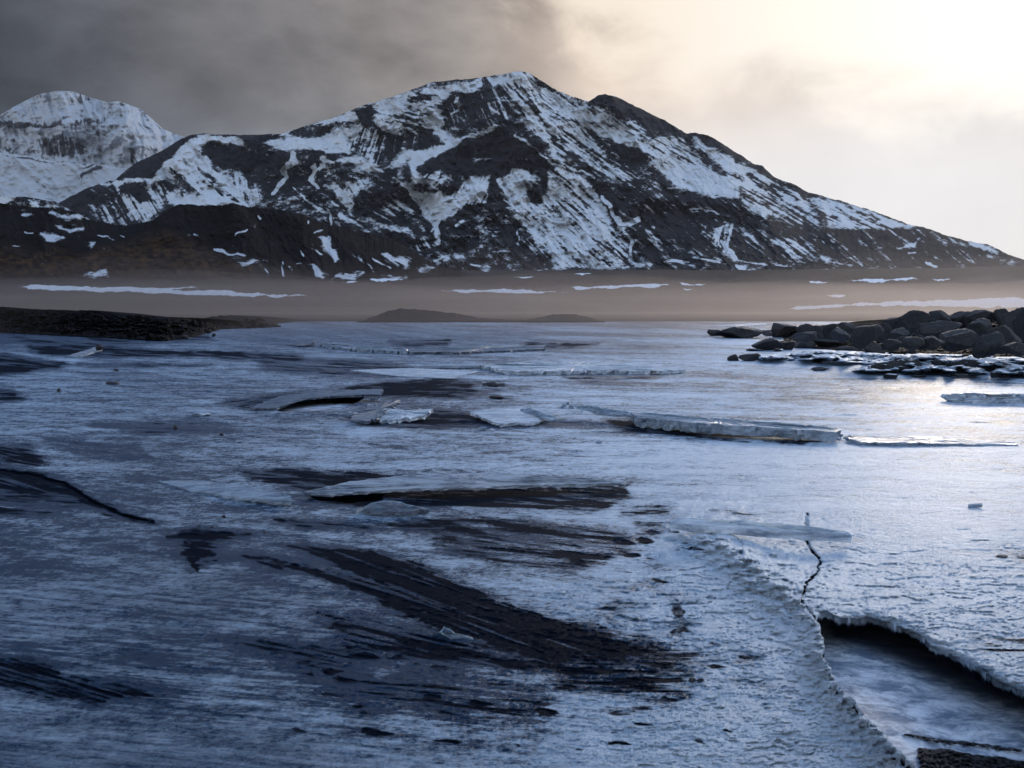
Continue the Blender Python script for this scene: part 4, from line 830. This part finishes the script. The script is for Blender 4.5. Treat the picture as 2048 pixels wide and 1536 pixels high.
# ------------------------------------------------------------ small shards
GS = 'small shards of broken ice'
SH = [(966, 860, 16, 8, 'warm bright ice chip on grey ice below the white plate'), (985, 862, 12, 5, 'smaller ice chip right of the warm bright one'), (1198, 886, 14, 5, 'little ice chip below the low ice wall'), 
      (1614, 1052, 9, 22, 'upright sliver of ice where the crack meets the long plank'), (1660, 1300, 40, 16, 'broken pale chunk at the head of the open channel'), (402, 832, 40, 8, 'flat pale chip left of the grey tilted plate')]
def shard(x, ft, w_, h_, seed, z=0.0):
    b = at_z(x, ft, z); w = w_ / F * b[1]; h = h_ / F * b[1]
    p, f = rock_mesh(seed, w, h, w * .7, 4, 6 + seed % 3, 90.0); me_o = make_rock('ice_shard', p, f, tuple(b), M_white if seed % 2 else M_slab)
    me_o.data.polygons.foreach_set('use_smooth', [False] * len(me_o.data.polygons)); return me_o
for i, (x, ft, w_, h_, lab) in enumerate(SH):
    tag(shard(x, ft, w_, h_, 500 + i, -0.2 if 'channel' in lab else 0.0), lab, 'ice shard', GS)
for i in range(20):
    u = i / 20; x, y = [(1525,1155),(1640,1245)][0] if 0 else (1528 + 118 * u + rng.normal() * 7, 1152 + 86 * u + rng.normal() * 7)
    s_ = rng.uniform(4, 10)
    tag(shard(x, y, s_, s_ * rng.uniform(.5, .9), 560 + i, 0.07), 'glittering crumb of ice on the pressure ridge above the channel', 'ice shard', 'crumbs of ice along the pressure ridge')
for i, (x0, x1, y0, y1, lab) in enumerate([(1655, 1720, 862, 884, 'clear crumb of ice at the right end of the low ice wall'), (690, 765, 812, 838, 'clear crumb of ice beside the rough white crusted plate'), (1120, 1200, 808, 826, 'clear crumb of ice where the thin glassy plate rises')]):
    for j in range(9):
        s_ = rng.uniform(3, 9)
        tag(shard(rng.uniform(x0, x1), rng.uniform(y0, y1), s_ * 1.2, s_ * rng.uniform(.5, 1), 620 + 20 * i + j, 0.01), lab, 'ice shard', ['crumbs at the ice wall', 'crumbs at the white plate', 'crumbs at the glassy plate'][i])

# ------------------------------------------------------------ air
def volume_box(name, lo, hi, dens, col, aniso, lab, cat):
    me = bpy.data.meshes.new(name); bm = bmesh.new(); bmesh.ops.create_cube(bm, size=1.0)
    for v in bm.verts: v.co = Vector([lo[i] + (v.co[i] + .5) * (hi[i] - lo[i]) for i in range(3)])
    bm.to_mesh(me); bm.free(); m = bpy.data.materials.new(name); m.use_nodes = True; t = NT(m.node_tree)
    p = t.n('ShaderNodeVolumePrincipled', ins={'Color': (*col, 1), 'Density': dens, 'Anisotropy': aniso}); o_ = t.n('ShaderNodeOutputMaterial'); t.t.links.new(p.outputs[0], o_.inputs['Volume'])
    me.materials.append(m); o = bpy.data.objects.new(name, me); COL.objects.link(o); return tag(o, lab, cat, None, 'stuff')
volume_box('haze', (-9500, -600, -2.5), (9500, 11500, 1900), 0.9e-5, (0.88, 0.88, 0.92), 0.3, 'thin pale haze between the river and the mountains', 'haze')
def mist(name, y0, yp, y1, top, dens, col, aniso, seed, lab, cat):
    """a low bank of blown dust: a closed body with a rolling upper side that thins out on every side"""
    nx, ny = 160, 60; xs = np.linspace(-330, 330, nx); yy = y0 + (y1 - y0) * np.linspace(0, 1, ny) ** 1.4; GX, GY = np.meshgrid(xs, yy)
    env = np.where(GY < yp, sst(GY, y0, yp), 1 - sst(GY, yp, y1)) * sst(330 - np.abs(GX), 0, 60)
    zt = top * env * (1 + 1.1 * fbm(GX / 30, GY / 22, seed, 4)) + 0.01; zt = np.maximum(zt, 0.01)
    T_ = np.stack([GX, GY, zt], -1).reshape(-1, 3); B_ = np.stack([GX, GY, np.full(GX.shape, -1.1)], -1).reshape(-1, 3); n_ = nx * ny
    idx = np.arange(n_).reshape(ny, nx); f = []
    for r in range(ny - 1):
        for c in range(nx - 1):
            q = (int(idx[r, c]), int(idx[r, c + 1]), int(idx[r + 1, c + 1]), int(idx[r + 1, c])); f.append(q); f.append(tuple(n_ + i_ for i_ in q[::-1]))
    ring = [int(i_) for i_ in list(idx[0, :]) + list(idx[1:, -1]) + list(idx[-1, -2::-1]) + list(idx[-2:0:-1, 0])]
    for i_ in range(len(ring)):
        a_, b_ = ring[i_], ring[(i_ + 1) % len(ring)]; f.append((b_, a_, a_ + n_, b_ + n_))
    me = bpy.data.meshes.new(name); me.from_pydata(np.vstack([T_, B_]).tolist(), [], f)
    m = bpy.data.materials.new(name); m.use_nodes = True; t = NT(m.node_tree)
    p = t.n('ShaderNodeVolumePrincipled', ins={'Color': (*col, 1), 'Density': dens, 'Anisotropy': aniso}); o_ = t.n('ShaderNodeOutputMaterial'); t.t.links.new(p.outputs[0], o_.inputs['Volume'])
    me.materials.append(m); o = bpy.data.objects.new(name, me); COL.objects.link(o); return tag(o, lab, cat, None, 'stuff')
mist('drifting_dust', 42, 76, 140, 2.9, 0.0125, (0.66, 0.58, 0.53), 0.72, 701, 'low brownish dust blowing along the far river edge', 'dust')
mist('dust_cloud', 60, 170, 420, 7.5, 0.0018, (0.66, 0.59, 0.57), 0.70, 711, 'thin high dust hanging over the plain before the mountain', 'dust')
